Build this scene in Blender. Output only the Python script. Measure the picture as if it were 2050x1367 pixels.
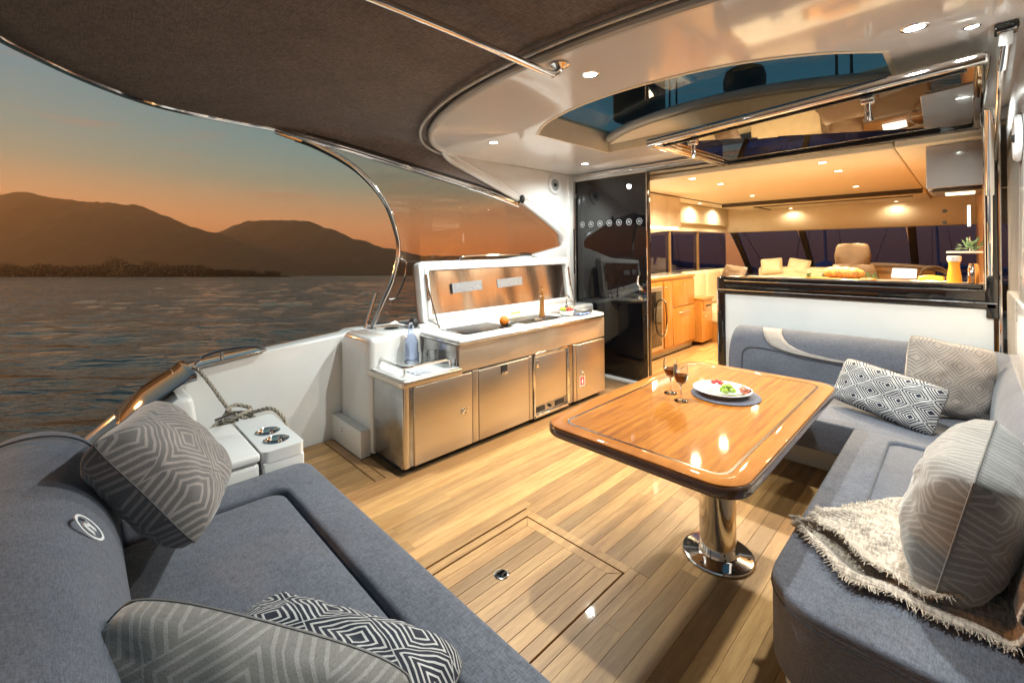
import bpy, bmesh, math, random
from mathutils import Vector, Matrix, noise

for o in list(bpy.data.objects):
    bpy.data.objects.remove(o, do_unlink=True)
SC = bpy.context.scene
COL = SC.collection
R = math.radians
random.seed(7)

# ------------------------------------------------------------------ camera
CAMP = Vector((0, 0, 1.5))
FPX, YAW, ROLL, CY = 884.8, 0.79704, -0.011595, 500.6
_f = Vector((-math.sin(YAW), math.cos(YAW), 0))
_r = Vector((math.cos(YAW), math.sin(YAW), 0))
_u = Vector((0, 0, 1))
CR = _r * math.cos(ROLL) + _u * math.sin(ROLL)
CU = _u * math.cos(ROLL) - _r * math.sin(ROLL)
CF = _f
cam = bpy.data.cameras.new('camera')
cam.sensor_width = 36
cam.sensor_fit = 'HORIZONTAL'
cam.lens = FPX / 2050 * 36
cam.shift_y = -(683.5 - CY) / 2050
cam.clip_start = 0.02
cam.clip_end = 30000
camo = bpy.data.objects.new('camera', cam)
COL.objects.link(camo)
camo.matrix_world = Matrix(((CR.x, CU.x, -CF.x, CAMP.x), (CR.y, CU.y, -CF.y, CAMP.y), (CR.z, CU.z, -CF.z, CAMP.z), (0, 0, 0, 1)))
SC.camera = camo

# the boat lies heeled a few degrees on the lake: axes of the level water seen from the boat
WN = (CU + CF * 0.05696).normalized()
WF = (CF - WN * CF.dot(WN)).normalized()
WR = WF.cross(WN).normalized()
WO = CAMP - WN * 2.45

# ------------------------------------------------------------------ world, exposure
W = bpy.data.worlds.new('World')
SC.world = W
W.use_nodes = True
nt = W.node_tree
nt.nodes.clear()
def wn(t, **k):
    n = nt.nodes.new(t)
    for a, b in k.items():
        setattr(n, a, b)
    return n
tc = wn('ShaderNodeTexCoord')
dot = wn('ShaderNodeVectorMath', operation='DOT_PRODUCT')
dot.inputs[1].default_value = WN
nt.links.new(tc.outputs['Generated'], dot.inputs[0])
ramp = wn('ShaderNodeValToRGB')
def srgb(r, g, b):
    f = lambda c: (c / 255 / 12.92) if c <= 10 else ((c / 255 + .055) / 1.055) ** 2.4
    return (f(r), f(g), f(b), 1)
cr = ramp.color_ramp
stops = [(0.0, (192, 108, 62)), (0.058, (226, 138, 78)), (0.108, (228, 160, 108)), (0.148, (194, 160, 122)), (0.187, (148, 155, 134)), (0.233, (124, 151, 144)), (0.28, (108, 146, 149)),
         (0.33, (94, 142, 155)), (0.45, (80, 122, 138)), (0.6, (44, 88, 110)), (1.0, (32, 66, 88))]
while len(cr.elements) > 1:
    cr.elements.remove(cr.elements[-1])
cr.elements[0].position = 0
cr.elements[0].color = srgb(*stops[0][1])
for p, c in stops[1:]:
    e = cr.elements.new(p)
    e.color = srgb(*c)
nt.links.new(dot.outputs['Value'], ramp.inputs[0])
# streaks of cloud, warm and thin, stretched along the horizon
mp = wn('ShaderNodeMapping')
mp.inputs['Scale'].default_value = (3.0, 3.0, 22.0)
nt.links.new(tc.outputs['Generated'], mp.inputs[0])
nz = wn('ShaderNodeTexNoise')
nz.inputs['Scale'].default_value = 1.6
nz.inputs['Detail'].default_value = 6
nt.links.new(mp.outputs[0], nz.inputs['Vector'])
cl = wn('ShaderNodeValToRGB')
cl.color_ramp.elements[0].position = .60
cl.color_ramp.elements[0].color = (0, 0, 0, 1)
cl.color_ramp.elements[1].position = .74
cl.color_ramp.elements[1].color = (.40, .40, .40, 1)
nt.links.new(nz.outputs['Fac'], cl.inputs[0])
mx = wn('ShaderNodeMixRGB')
mx.inputs[2].default_value = srgb(196, 126, 92)
nt.links.new(cl.outputs[0], mx.inputs[0])
nt.links.new(ramp.outputs[0], mx.inputs[1])
bg = wn('ShaderNodeBackground')
bg.inputs['Strength'].default_value = 1.0
nt.links.new(mx.outputs[0], bg.inputs[0])
wo = wn('ShaderNodeOutputWorld')
nt.links.new(bg.outputs[0], wo.inputs[0])

vs = SC.view_settings
vs.view_transform = 'Standard'
vs.look = 'None'
vs.exposure = 0.0
vs.gamma = 1
SC.cycles.use_denoising = True
SC.cycles.volume_bounces = 1
SC.cycles.use_adaptive_sampling = True
SC.cycles.adaptive_threshold = .03
SC.cycles.max_bounces = 7
SC.cycles.diffuse_bounces = 3
SC.cycles.glossy_bounces = 4
SC.cycles.transmission_bounces = 8
SC.cycles.transparent_max_bounces = 10
SC.cycles.sample_clamp_indirect = 6
SC.cycles.caustics_reflective = False
SC.cycles.caustics_refractive = False

# low sun added left of the frame, above the hills, to make the haze glow
sl = bpy.data.lights.new('sun', 'SUN')
sl.energy = 1.25
sl.angle = R(3)
sl.color = (1.0, .42, .10)
slo = bpy.data.objects.new('sun', sl)
COL.objects.link(slo)
sdir = (WF * 1.0 - WR * 1.9).normalized() * math.cos(R(11)) + WN * math.sin(R(11))
slo.rotation_euler = (-sdir).to_track_quat('-Z', 'Y').to_euler()

# ------------------------------------------------------------------ materials
def nodemat(name):
    m = bpy.data.materials.new(name)
    m.use_nodes = True
    t = m.node_tree
    t.nodes.clear()
    out = t.nodes.new('ShaderNodeOutputMaterial')
    b = t.nodes.new('ShaderNodeBsdfPrincipled')
    t.links.new(b.outputs[0], out.inputs[0])
    return m, t, b, out
def add(t, typ, ins=None, **props):
    n = t.nodes.new(typ)
    for k, v in props.items():
        setattr(n, k, v)
    for k, v in (ins or {}).items():
        if hasattr(v, 'links') or isinstance(v, bpy.types.NodeSocket):
            t.links.new(v, n.inputs[k])
        else:
            n.inputs[k].default_value = v
    return n
def math_(t, op, a, b=None):
    n = t.nodes.new('ShaderNodeMath')
    n.operation = op
    for i, v in enumerate((a, b)):
        if v is None:
            continue
        if isinstance(v, bpy.types.NodeSocket):
            t.links.new(v, n.inputs[i])
        else:
            n.inputs[i].default_value = v
    return n.outputs[0]
def coords(t, stretch=(1, 1, 1), out='Object', shift=False):
    c = add(t, 'ShaderNodeTexCoord')
    v = c.outputs[out]
    if shift:
        oi = add(t, 'ShaderNodeObjectInfo')
        s = math_(t, 'MULTIPLY', oi.outputs['Random'], 37.0)
        v = add(t, 'ShaderNodeVectorMath', {0: v, 1: s}, operation='ADD').outputs[0]
    return add(t, 'ShaderNodeMapping', {0: v, 'Scale': stretch}).outputs[0]
def ramp2(t, fac, c0, c1, p0=.35, p1=.65):
    n = add(t, 'ShaderNodeValToRGB', {0: fac})
    n.color_ramp.elements[0].position = p0
    n.color_ramp.elements[1].position = p1
    n.color_ramp.elements[0].color = (*c0, 1)
    n.color_ramp.elements[1].color = (*c1, 1)
    return n.outputs[0]
def plain(name, col, rough=.5, metal=0, spec=.5, coat=0, var=.06, vscale=9, bump=0, bscale=60, stretch=(1, 1, 1), rvar=0, aniso=0, sheen=0):
    m, t, b, out = nodemat(name)
    v = coords(t, stretch)
    n = add(t, 'ShaderNodeTexNoise', {'Vector': v, 'Scale': vscale, 'Detail': 4}).outputs['Fac']
    lo = tuple(max(0, c * (1 - var)) for c in col)
    hi = tuple(min(1, c * (1 + var)) for c in col)
    t.links.new(ramp2(t, n, lo, hi), b.inputs['Base Color'])
    b.inputs['Roughness'].default_value = rough
    if rvar:
        r = add(t, 'ShaderNodeMapRange', {0: n, 1: .3, 2: .7, 3: max(0, rough - rvar), 4: rough + rvar})
        t.links.new(r.outputs[0], b.inputs['Roughness'])
    b.inputs['Metallic'].default_value = metal
    b.inputs['Specular IOR Level'].default_value = spec
    b.inputs['Coat Weight'].default_value = coat
    b.inputs['Coat Roughness'].default_value = .04
    b.inputs['Anisotropic'].default_value = aniso
    b.inputs['Sheen Weight'].default_value = sheen
    if bump:
        n2 = add(t, 'ShaderNodeTexNoise', {'Vector': v, 'Scale': bscale, 'Detail': 3}).outputs['Fac']
        bp = add(t, 'ShaderNodeBump', {'Height': n2, 'Strength': bump, 'Distance': .01})
        t.links.new(bp.outputs[0], b.inputs['Normal'])
    return m
def weave(name, col, scale=420, var=.35, bump=.35, sheen=.2):
    m, t, b, out = nodemat(name)
    a = add(t, 'ShaderNodeTexNoise', {'Vector': coords(t, (1, .14, 1)), 'Scale': scale, 'Detail': 2}).outputs['Fac']
    c = add(t, 'ShaderNodeTexNoise', {'Vector': coords(t, (.14, 1, 1)), 'Scale': scale, 'Detail': 2}).outputs['Fac']
    big = add(t, 'ShaderNodeTexNoise', {'Vector': coords(t), 'Scale': 5, 'Detail': 4}).outputs['Fac']
    h = math_(t, 'MULTIPLY', math_(t, 'ADD', a, c), .5)
    col1 = ramp2(t, h, tuple(x * (1 - var) for x in col), tuple(min(1, x * (1 + var)) for x in col), .38, .62)
    col2 = ramp2(t, big, (.9, .9, .9), (1.08, 1.08, 1.08), .3, .7)
    mixn = add(t, 'ShaderNodeMixRGB', {0: 1.0, 1: col1, 2: col2}, blend_type='MULTIPLY')
    t.links.new(mixn.outputs[0], b.inputs['Base Color'])
    b.inputs['Roughness'].default_value = .85
    b.inputs['Sheen Weight'].default_value = sheen
    b.inputs['Specular IOR Level'].default_value = .25
    big2 = add(t, 'ShaderNodeTexNoise', {'Vector': coords(t), 'Scale': 5, 'Detail': 3}).outputs['Fac']
    bp0 = add(t, 'ShaderNodeBump', {'Height': big2, 'Strength': .45, 'Distance': .03})
    bp = add(t, 'ShaderNodeBump', {'Height': h, 'Strength': bump, 'Distance': .003, 'Normal': bp0.outputs[0]})
    t.links.new(bp.outputs[0], b.inputs['Normal'])
    return m
def wood(name, c0, c1, rough=.45, coat=0, spec=.5, axis=1, shift=True, pvar=.35, scale=7, stripe=26):
    m, t, b, out = nodemat(name)
    st = [stripe / scale, stripe / scale, stripe / scale]
    st[axis] = .35
    v = coords(t, tuple(st), shift=shift)
    n = add(t, 'ShaderNodeTexNoise', {'Vector': v, 'Scale': scale, 'Detail': 6, 'Roughness': .6}).outputs['Fac']
    st2 = [28, 28, 28]
    st2[axis] = 1.2
    n2 = add(t, 'ShaderNodeTexNoise', {'Vector': coords(t, tuple(st2), shift=shift), 'Scale': 14, 'Detail': 3}).outputs['Fac']
    h = math_(t, 'ADD', math_(t, 'MULTIPLY', n, .7), math_(t, 'MULTIPLY', n2, .3))
    c = ramp2(t, h, c0, c1, .34, .66)
    oi = add(t, 'ShaderNodeObjectInfo')
    k = add(t, 'ShaderNodeMapRange', {0: oi.outputs['Random'], 3: 1 - pvar, 4: 1 + pvar * .45}).outputs[0]
    hs = add(t, 'ShaderNodeHueSaturation', {'Color': c, 'Value': k})
    t.links.new(hs.outputs[0], b.inputs['Base Color'])
    b.inputs['Roughness'].default_value = rough
    b.inputs['Specular IOR Level'].default_value = spec
    b.inputs['Coat Weight'].default_value = coat
    b.inputs['Coat Roughness'].default_value = .045
    bp = add(t, 'ShaderNodeBump', {'Height': n2, 'Strength': .12, 'Distance': .004})
    t.links.new(bp.outputs[0], b.inputs['Normal'])
    return m
def glass(name, tint=(1, 1, 1), refl=1.0, rough=0.0, ior=1.45):
    """thin pane: clear or tinted, with a Fresnel reflection"""
    m, t, b, out = nodemat(name)
    t.nodes.remove(b)
    ge = add(t, 'ShaderNodeNewGeometry')
    cs = math_(t, 'ABSOLUTE', add(t, 'ShaderNodeVectorMath', {0: ge.outputs['Normal'], 1: ge.outputs['Incoming']}, operation='DOT_PRODUCT').outputs['Value'])
    fr = math_(t, 'ADD', math_(t, 'MULTIPLY', math_(t, 'POWER', math_(t, 'SUBTRACT', 1.0, cs), 5.0), .95), .035)
    fac = math_(t, 'MULTIPLY', fr, refl)
    v = coords(t)
    n = add(t, 'ShaderNodeTexNoise', {'Vector': v, 'Scale': 2.0}).outputs['Fac']
    bp = add(t, 'ShaderNodeBump', {'Height': n, 'Strength': .02, 'Distance': .02})
    tr = add(t, 'ShaderNodeBsdfTransparent', {'Color': (*tint, 1)})
    gl = add(t, 'ShaderNodeBsdfGlossy', {'Color': (1, 1, 1, 1), 'Roughness': rough, 'Normal': bp.outputs[0]})
    mx = add(t, 'ShaderNodeMixShader', {0: fac, 1: tr.outputs[0], 2: gl.outputs[0]})
    t.links.new(mx.outputs[0], out.inputs[0])
    return m
def solid_glass(name, col, rough=0.0, ior=1.45):
    m, t, b, out = nodemat(name)
    b.inputs['Base Color'].default_value = (*col, 1)
    b.inputs['Transmission Weight'].default_value = 1
    b.inputs['Roughness'].default_value = rough
    b.inputs['IOR'].default_value = ior
    return m
def emit(name, col, s):
    m, t, b, out = nodemat(name)
    t.nodes.remove(b)
    e = add(t, 'ShaderNodeEmission', {'Color': (*col, 1), 'Strength': s})
    t.links.new(e.outputs[0], out.inputs[0])
    return m
def pattern(name, base, line, kx, ky, rings=4.5, width=.5, bump=.5, velvet=.3, off=.62):
    """woven cushion: lozenges of nested off-centre squares, drawn on the cushion's own UVs"""
    m, t, b, out = nodemat(name)
    uv = add(t, 'ShaderNodeTexCoord').outputs['UV']
    wob = add(t, 'ShaderNodeTexNoise', {'Vector': uv, 'Scale': 6, 'Detail': 2})
    uvw = add(t, 'ShaderNodeMixRGB', {0: .005, 1: uv, 2: wob.outputs['Color']}).outputs[0]
    s = add(t, 'ShaderNodeSeparateXYZ', {0: uvw})
    u = math_(t, 'MULTIPLY', s.outputs[0], kx)
    v = math_(t, 'MULTIPLY', s.outputs[1], ky)
    p = math_(t, 'FRACT', math_(t, 'ADD', u, v))
    q = math_(t, 'FRACT', math_(t, 'ADD', math_(t, 'SUBTRACT', u, v), 20))
    d = math_(t, 'MAXIMUM', math_(t, 'ABSOLUTE', math_(t, 'SUBTRACT', p, off)), math_(t, 'ABSOLUTE', math_(t, 'SUBTRACT', q, off)))
    ring = math_(t, 'FRACT', math_(t, 'MULTIPLY', d, rings * 2))
    inner = math_(t, 'GREATER_THAN', d, .5 / rings * .9)
    msk = math_(t, 'MULTIPLY', math_(t, 'LESS_THAN', ring, width), inner)
    fine = add(t, 'ShaderNodeTexNoise', {'Vector': uv, 'Scale': 160, 'Detail': 2}).outputs['Fac']
    big = add(t, 'ShaderNodeTexNoise', {'Vector': uv, 'Scale': 5, 'Detail': 4}).outputs['Fac']
    cm = add(t, 'ShaderNodeMixRGB', {0: msk, 1: (*base, 1), 2: (*line, 1)}).outputs[0]
    sh = ramp2(t, math_(t, 'ADD', math_(t, 'MULTIPLY', fine, .5), math_(t, 'MULTIPLY', big, .5)), (.72, .72, .72), (1.15, 1.15, 1.15), .35, .65)
    c2 = add(t, 'ShaderNodeMixRGB', {0: 1.0, 1: cm, 2: sh}, blend_type='MULTIPLY').outputs[0]
    t.links.new(c2, b.inputs['Base Color'])
    b.inputs['Roughness'].default_value = .7
    b.inputs['Sheen Weight'].default_value = velvet
    b.inputs['Specular IOR Level'].default_value = .25
    hh = math_(t, 'ADD', msk, math_(t, 'MULTIPLY', fine, .10))
    bp = add(t, 'ShaderNodeBump', {'Height': hh, 'Strength': bump, 'Distance': .004})
    t.links.new(bp.outputs[0], b.inputs['Normal'])
    return m

MT = {}
MT['gelcoat'] = plain('white_gelcoat', (.78, .77, .75), .16, coat=.5, var=.03, vscale=3, bump=.01, bscale=3)
MT['gelroof'] = plain('hardtop_gelcoat', (.90, .88, .86), .08, coat=.4, var=.02, vscale=2, bump=.004, bscale=1.2)
MT['bulkwhite'] = plain('bulkhead_white', (.68, .71, .72), .32, var=.03, vscale=3)
MT['chrome'] = plain('polished_stainless', (.78, .77, .76), .07, metal=1, var=.04, rvar=.02)
MT['darkchrome'] = plain('dark_polished_steel', (.30, .30, .31), .06, metal=1, var=.05)
MT['steel'] = plain('brushed_stainless', (.66, .585, .50), .36, metal=1, var=.03, vscale=30, stretch=(1, .05, 12), bump=.012, bscale=60, rvar=.02, aniso=.4)
MT['steelside'] = plain('side_stainless', (.42, .41, .40), .22, metal=1, var=.08, vscale=12, bump=.03, bscale=18, rvar=.05)
MT['lining'] = plain('lid_lining_steel', (.62, .58, .54), .2, metal=1, var=.06, vscale=20, stretch=(1, 14, .2), bump=.06, bscale=5, rvar=.05)
MT['champagne'] = plain('champagne_paint', (.50, .38, .27), .2, metal=.4, var=.04, coat=.6)
MT['blackgloss'] = plain('black_gloss', (.006, .006, .007), .05, spec=.6, coat=.4, var=.1)
MT['blackmatt'] = plain('black_rubber', (.012, .012, .013), .55, var=.2)
MT['darkgap'] = plain('dark_gap', (.01, .009, .008), .8, var=.2)
MT['doorglass'] = plain('black_door_glass', (.004, .004, .005), .015, spec=.75, var=.05)
MT['fabric'] = weave('blue_grey_upholstery', (.112, .120, .150))
MT['fabricdk'] = weave('upholstery_piping', (.05, .055, .07), var=.2)
MT['tan'] = weave('taupe_upholstery', (.34, .31, .29), var=.2)
MT['awning'] = weave('brown_awning_canvas', (.20, .168, .158), scale=180, var=.3, bump=.2, sheen=.1)
MT['teak'] = wood('teak_plank', (.37, .185, .060), (.63, .37, .145), rough=.42, coat=.12, pvar=.36)
MT['teakdk'] = wood('teak_margin', (.40, .20, .075), (.55, .31, .13), rough=.38, coat=.15, pvar=.12)
MT['tabletop'] = wood('table_veneer', (.20, .050, .003), (.44, .155, .014), rough=.5, coat=.42, spec=.1, pvar=0, stripe=46)
MT['tablerim'] = wood('table_rim_wood', (.25, .068, .005), (.42, .145, .016), rough=.5, coat=.42, spec=.1, pvar=0, stripe=8)
MT['tableedge'] = wood('table_edge_wood', (.06, .022, .008), (.14, .055, .02), rough=.2, coat=.9, pvar=0, stripe=12)
MT['inlay'] = plain('dark_inlay', (.035, .012, .006), .25, coat=.8)
MT['oak'] = wood('honey_oak', (.30, .12, .018), (.46, .20, .040), rough=.3, coat=.4, axis=2, pvar=.12, stripe=18)
MT['cream'] = plain('cream_leather', (.68, .56, .36), .45, var=.06, bump=.1, bscale=30)
MT['creamceil'] = plain('cream_headlining', (.86, .77, .60), .55, var=.02)
MT['creamgloss'] = plain('cream_lacquer', (.76, .68, .55), .12, var=.02, coat=.6)
MT['greygloss'] = plain('grey_lacquer', (.46, .43, .44), .12, var=.02, coat=.6)
MT['brownleather'] = plain('brown_leather', (.13, .085, .05), .45, var=.1, bump=.15, bscale=40)
MT['white'] = plain('white_porcelain', (.85, .85, .84), .12, coat=.6, var=.01)
MT['counter'] = plain('white_solid_surface', (.83, .83, .82), .18, coat=.4, var=.02)
MT['pane'] = glass('clear_side_pane', (.93, .87, .83), refl=.9)
MT['tint'] = glass('tinted_saloon_pane', (.36, .43, .74), refl=1.2)
MT['roofpane'] = glass('teal_sunroof_glass', (.46, .60, .66), refl=.6)
MT['liftpane'] = glass('smoked_lift_pane', (.42, .42, .40), refl=2.0)
MT['led'] = emit('downlight_lens', (.93, 1.0, .97), 40)
MT['ledwarm'] = emit('saloon_light_lens', (1.0, .80, .52), 30)
MT['ledstrip'] = emit('strip_light', (1.0, .85, .62), 9)
MT['speaker'] = plain('speaker_white', (.7, .7, .7), .4, var=.03)
MT['speakercone'] = plain('speaker_cone', (.30, .31, .33), .4, var=.05)
MT['logo'] = plain('white_print', (.75, .76, .78), .5, var=.03)
MT['doorprint'] = plain('door_print', (.34, .35, .37), .5, var=.03)
MT['redprint'] = plain('red_print', (.6, .02, .02), .5)
MT['yellowprint'] = plain('yellow_print', (.7, .72, .12), .5)
MT['rope'] = plain('grey_rope', (.36, .32, .26), .9, var=.35, vscale=90, bump=.8, bscale=120)
MT['navy'] = pattern('navy_lozenge_weave', (.013, .016, .032), (.56, .55, .54), 3.8, 2.3, rings=4.5, width=.42, bump=.25, velvet=.1)
MT['navyb'] = pattern('navy_lozenge_weave_wide', (.013, .016, .032), (.56, .55, .54), 2.6, 1.9, rings=5.0, width=.36, bump=.25, velvet=.1)
MT['greydia'] = pattern('grey_lozenge_weave', (.16, .145, .14), (.33, .29, .27), 1.7, 1.7, rings=5.0, width=.40, bump=.5, velvet=.4)
MT['greybig'] = pattern('grey_velvet_lozenge', (.22, .205, .19), (.33, .31, .29), 2.2, 1.8, rings=5.0, width=.34, bump=.8, velvet=.5)
MT['beigedia'] = pattern('beige_lozenge_weave', (.36, .31, .27), (.20, .18, .18), 2.2, 2.2, rings=5.0, width=.42, bump=.5, velvet=.3)
MT['throw'] = weave('oatmeal_throw', (.46, .38, .31), scale=170, var=.5, bump=1.0, sheen=.4)
MT['fringe'] = plain('oatmeal_fringe', (.56, .47, .38), .9, var=.3, vscale=40)
MT['mat'] = weave('slate_placemat', (.10, .105, .14), scale=240)
# ------------------------------------------------------------------ geometry helpers
class MB:
    def __init__(s):
        s.v, s.f, s.uv = [], [], None
    def add(s, vs, fs):
        o = len(s.v)
        s.v += [Vector(v) for v in vs]
        s.f += [tuple(i + o for i in f) for f in fs]
        return s
    def box(s, x0, x1, y0, y1, z0, z1):
        return s.add([(x0, y0, z0), (x1, y0, z0), (x1, y1, z0), (x0, y1, z0), (x0, y0, z1), (x1, y0, z1), (x1, y1, z1), (x0, y1, z1)],
                     [(3, 2, 1, 0), (4, 5, 6, 7), (0, 1, 5, 4), (1, 2, 6, 5), (2, 3, 7, 6), (3, 0, 4, 7)])
    def prism(s, poly, a, b, axis='z'):
        """polygon extruded from a to b along an axis; poly in the other two coordinates (x: y,z  y: x,z  z: x,y)"""
        n = len(poly)
        def P(p, h):
            return {'z': (p[0], p[1], h), 'x': (h, p[0], p[1]), 'y': (p[0], h, p[1])}[axis]
        return s.add([P(p, a) for p in poly] + [P(p, b) for p in poly],
                     [tuple(range(n - 1, -1, -1)), tuple(range(n, 2 * n))] + [(i, (i + 1) % n, n + (i + 1) % n, n + i) for i in range(n)])
    def tube(s, path, r, n=10, closed=False, flat=1.0):
        P = [Vector(p) for p in path]
        m = len(P)
        rr = r if isinstance(r, (list, tuple)) else [r] * m
        prev = None
        rings = []
        for i, p in enumerate(P):
            if closed:
                t = P[(i + 1) % m] - P[i - 1]
            else:
                t = P[min(i + 1, m - 1)] - P[max(i - 1, 0)]
            t.normalize()
            if prev is None:
                a = Vector((0, 0, 1)) if abs(t.z) < .9 else Vector((0, 1, 0))
                u = t.cross(a).normalized()
            else:
                u = (prev - t * prev.dot(t)).normalized()
            prev = u
            w = t.cross(u)
            rings.append([p + (u * math.cos(2 * math.pi * k / n) + w * flat * math.sin(2 * math.pi * k / n)) * rr[i] for k in range(n)])
        vs = [v for q in rings for v in q]
        fs = []
        for i in range(m if closed else m - 1):
            j = (i + 1) % m
            for k in range(n):
                l = (k + 1) % n
                fs.append((i * n + k, i * n + l, j * n + l, j * n + k))
        if not closed:
            fs += [tuple(range(n - 1, -1, -1)), tuple((m - 1) * n + k for k in range(n))]
        return s.add(vs, fs)
    def lathe(s, prof, c=(0, 0, 0), n=32, up=(0, 0, 1), caps=True):
        c = Vector(c)
        up = Vector(up).normalized()
        a = Vector((1, 0, 0)) if abs(up.x) < .9 else Vector((0, 1, 0))
        u = up.cross(a).normalized()
        w = up.cross(u)
        vs = []
        for r, h in prof:
            for k in range(n):
                an = 2 * math.pi * k / n
                vs.append(c + up * h + (u * math.cos(an) + w * math.sin(an)) * r)
        fs = []
        for i in range(len(prof) - 1):
            for k in range(n):
                l = (k + 1) % n
                fs.append((i * n + k, i * n + l, (i + 1) * n + l, (i + 1) * n + k))
        if caps:
            fs += [tuple(range(n - 1, -1, -1)), tuple((len(prof) - 1) * n + k for k in range(n))]
        return s.add(vs, fs)
    def grid(s, fn, nu, nv, uv=False):
        vs, uvs = [], []
        for j in range(nv + 1):
            for i in range(nu + 1):
                vs.append(fn(i / nu, j / nv))
                uvs.append((i / nu, j / nv))
        w = nu + 1
        fs = [(j * w + i, j * w + i + 1, (j + 1) * w + i + 1, (j + 1) * w + i) for j in range(nv) for i in range(nu)]
        if uv:
            s.uv = (s.uv or []) + uvs
        return s.add(vs, fs)
    def sweep(s, path, prof, up=(0, 0, 1), left=True, caps=True):
        """profile (n, z) swept along a plan path; n is measured to the left of travel"""
        P = [Vector((p[0], p[1], 0)) for p in path]
        m, k = len(P), len(prof)
        vs = []
        for i, p in enumerate(P):
            a = (P[i] - P[max(i - 1, 0)])
            b = (P[min(i + 1, m - 1)] - P[i])
            if a.length < 1e-9: a = b
            if b.length < 1e-9: b = a
            a, b = a.normalized(), b.normalized()
            t = (a + b).normalized()
            nn = Vector((-t.y, t.x, 0)) * (1 if left else -1)
            sc = 1 / max(.5, t.dot(a))
            for q in prof:
                vs.append(p + nn * q[0] * sc + Vector((0, 0, q[1])))
        fs = []
        for i in range(m - 1):
            for j in range(k):
                l = (j + 1) % k
                fs.append((i * k + j, i * k + l, (i + 1) * k + l, (i + 1) * k + j))
        if caps:
            fs += [tuple(range(k)), tuple((m - 1) * k + j for j in range(k - 1, -1, -1))]
        return s.add(vs, fs)
    def ball(s, c, r, n=14, sc=(1, 1, 1)):
        c = Vector(c)
        prof = []
        vs, fs = [], []
        for i in range(n // 2 + 1):
            th = math.pi * i / (n // 2)
            for k in range(n):
                ph = 2 * math.pi * k / n
                vs.append(c + Vector((math.sin(th) * math.cos(ph) * r * sc[0], math.sin(th) * math.sin(ph) * r * sc[1], math.cos(th) * r * sc[2])))
        for i in range(n // 2):
            for k in range(n):
                l = (k + 1) % n
                fs.append((i * n + k, (i + 1) * n + k, (i + 1) * n + l, i * n + l))
        return s.add(vs, fs)
    def xf(s, M):
        s.v = [M @ v for v in s.v]
        return s
    def mesh(s, name, bevel=0, segs=3, smooth=True, angle=35, bangle=40):
        me = bpy.data.meshes.new(name)
        me.from_pydata([tuple(v) for v in s.v], [], s.f)
        if s.uv:
            l = me.uv_layers.new(name='UVMap')
            for lp in me.loops:
                l.data[lp.index].uv = s.uv[lp.vertex_index]
        bm = bmesh.new()
        bm.from_mesh(me)
        if not s.uv:
            bmesh.ops.remove_doubles(bm, verts=bm.verts, dist=1e-6)
        bmesh.ops.recalc_face_normals(bm, faces=bm.faces)
        if bevel:
            es = [e for e in bm.edges if len(e.link_faces) == 2 and e.calc_face_angle(0) > R(bangle)]
            bmesh.ops.bevel(bm, geom=es, offset=bevel, segments=segs, profile=.5, affect='EDGES', clamp_overlap=True)
        bm.to_mesh(me)
        bm.free()
        if smooth:
            me.polygons.foreach_set('use_smooth', [True] * len(me.polygons))
            me.set_sharp_from_angle(angle=R(angle))
        return me
    def build(s, name, mat, parent=None, local=False, **k):
        return link(name, s.mesh(name, **k), mat, parent, local)
def link(name, me, mat, parent=None, local=False):
    o = bpy.data.objects.new(name, me)
    COL.objects.link(o)
    m = MT[mat] if isinstance(mat, str) else mat
    if len(me.materials) == 0:
        me.materials.append(m)
    if parent:
        o.parent = parent
        if not local:
            r = parent
            o.matrix_parent_inverse = INV.get(parent.name, Matrix())
    return o
INV = {}
def tag(o, label, cat, group=None, kind=None):
    o['label'] = label
    o['category'] = cat
    if group: o['group'] = group
    if kind: o['kind'] = kind
    return o
def struct(o, label=None):
    o['kind'] = 'structure'
    if label: o['label'] = label
    return o
def thing(name, loc, label, cat, group=None):
    o = bpy.data.objects.new(name, None)
    o.empty_display_size = .1
    COL.objects.link(o)
    o.location = loc
    INV[o.name] = Matrix.Translation(-Vector(loc))
    return tag(o, label, cat, group)
def lamp(name, typ, loc, power, col, parent=None, size=.04, spot=150, blend=.8, direction=(0, 0, -1)):
    l = bpy.data.lights.new(name, typ)
    l.energy = power
    l.color = col
    l.shadow_soft_size = size
    if typ == 'SPOT':
        l.spot_size = R(spot)
        l.spot_blend = blend
    o = bpy.data.objects.new(name, l)
    COL.objects.link(o)
    o.location = loc
    o.rotation_euler = Vector(direction).to_track_quat('-Z', 'Y').to_euler()
    if parent:
        o.parent = parent
    return o
def rrect(x0, x1, y0, y1, r, n=6):
    rs = r if isinstance(r, (list, tuple)) else [r] * 4   # corners: x0y0, x1y0, x1y1, x0y1
    out = []
    for (cx, cy, a0), q in zip(((x0 + rs[0], y0 + rs[0], 180), (x1 - rs[1], y0 + rs[1], 270), (x1 - rs[2], y1 - rs[2], 0), (x0 + rs[3], y1 - rs[3], 90)), rs):
        if q <= 0:
            out.append((cx, cy))
            continue
        for k in range(n + 1):
            a = R(a0 + 90 * k / n)
            out.append((cx + q * math.cos(a), cy + q * math.sin(a)))
    return out
def catmull(pts, n=8, closed=False):
    P = [Vector(p) for p in pts]
    m = len(P)
    out = []
    for i in range(m if closed else m - 1):
        if closed:
            a, b, c, d = P[i - 1], P[i], P[(i + 1) % m], P[(i + 2) % m]
        else:
            a, b, c, d = P[max(i - 1, 0)], P[i], P[i + 1], P[min(i + 2, m - 1)]
        for k in range(n):
            t = k / n
            out.append(.5 * ((2 * b) + (c - a) * t + (2 * a - 5 * b + 4 * c - d) * t * t + (3 * b - a - 3 * c + d) * t ** 3))
    if not closed:
        out.append(P[-1])
    return out
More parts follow.
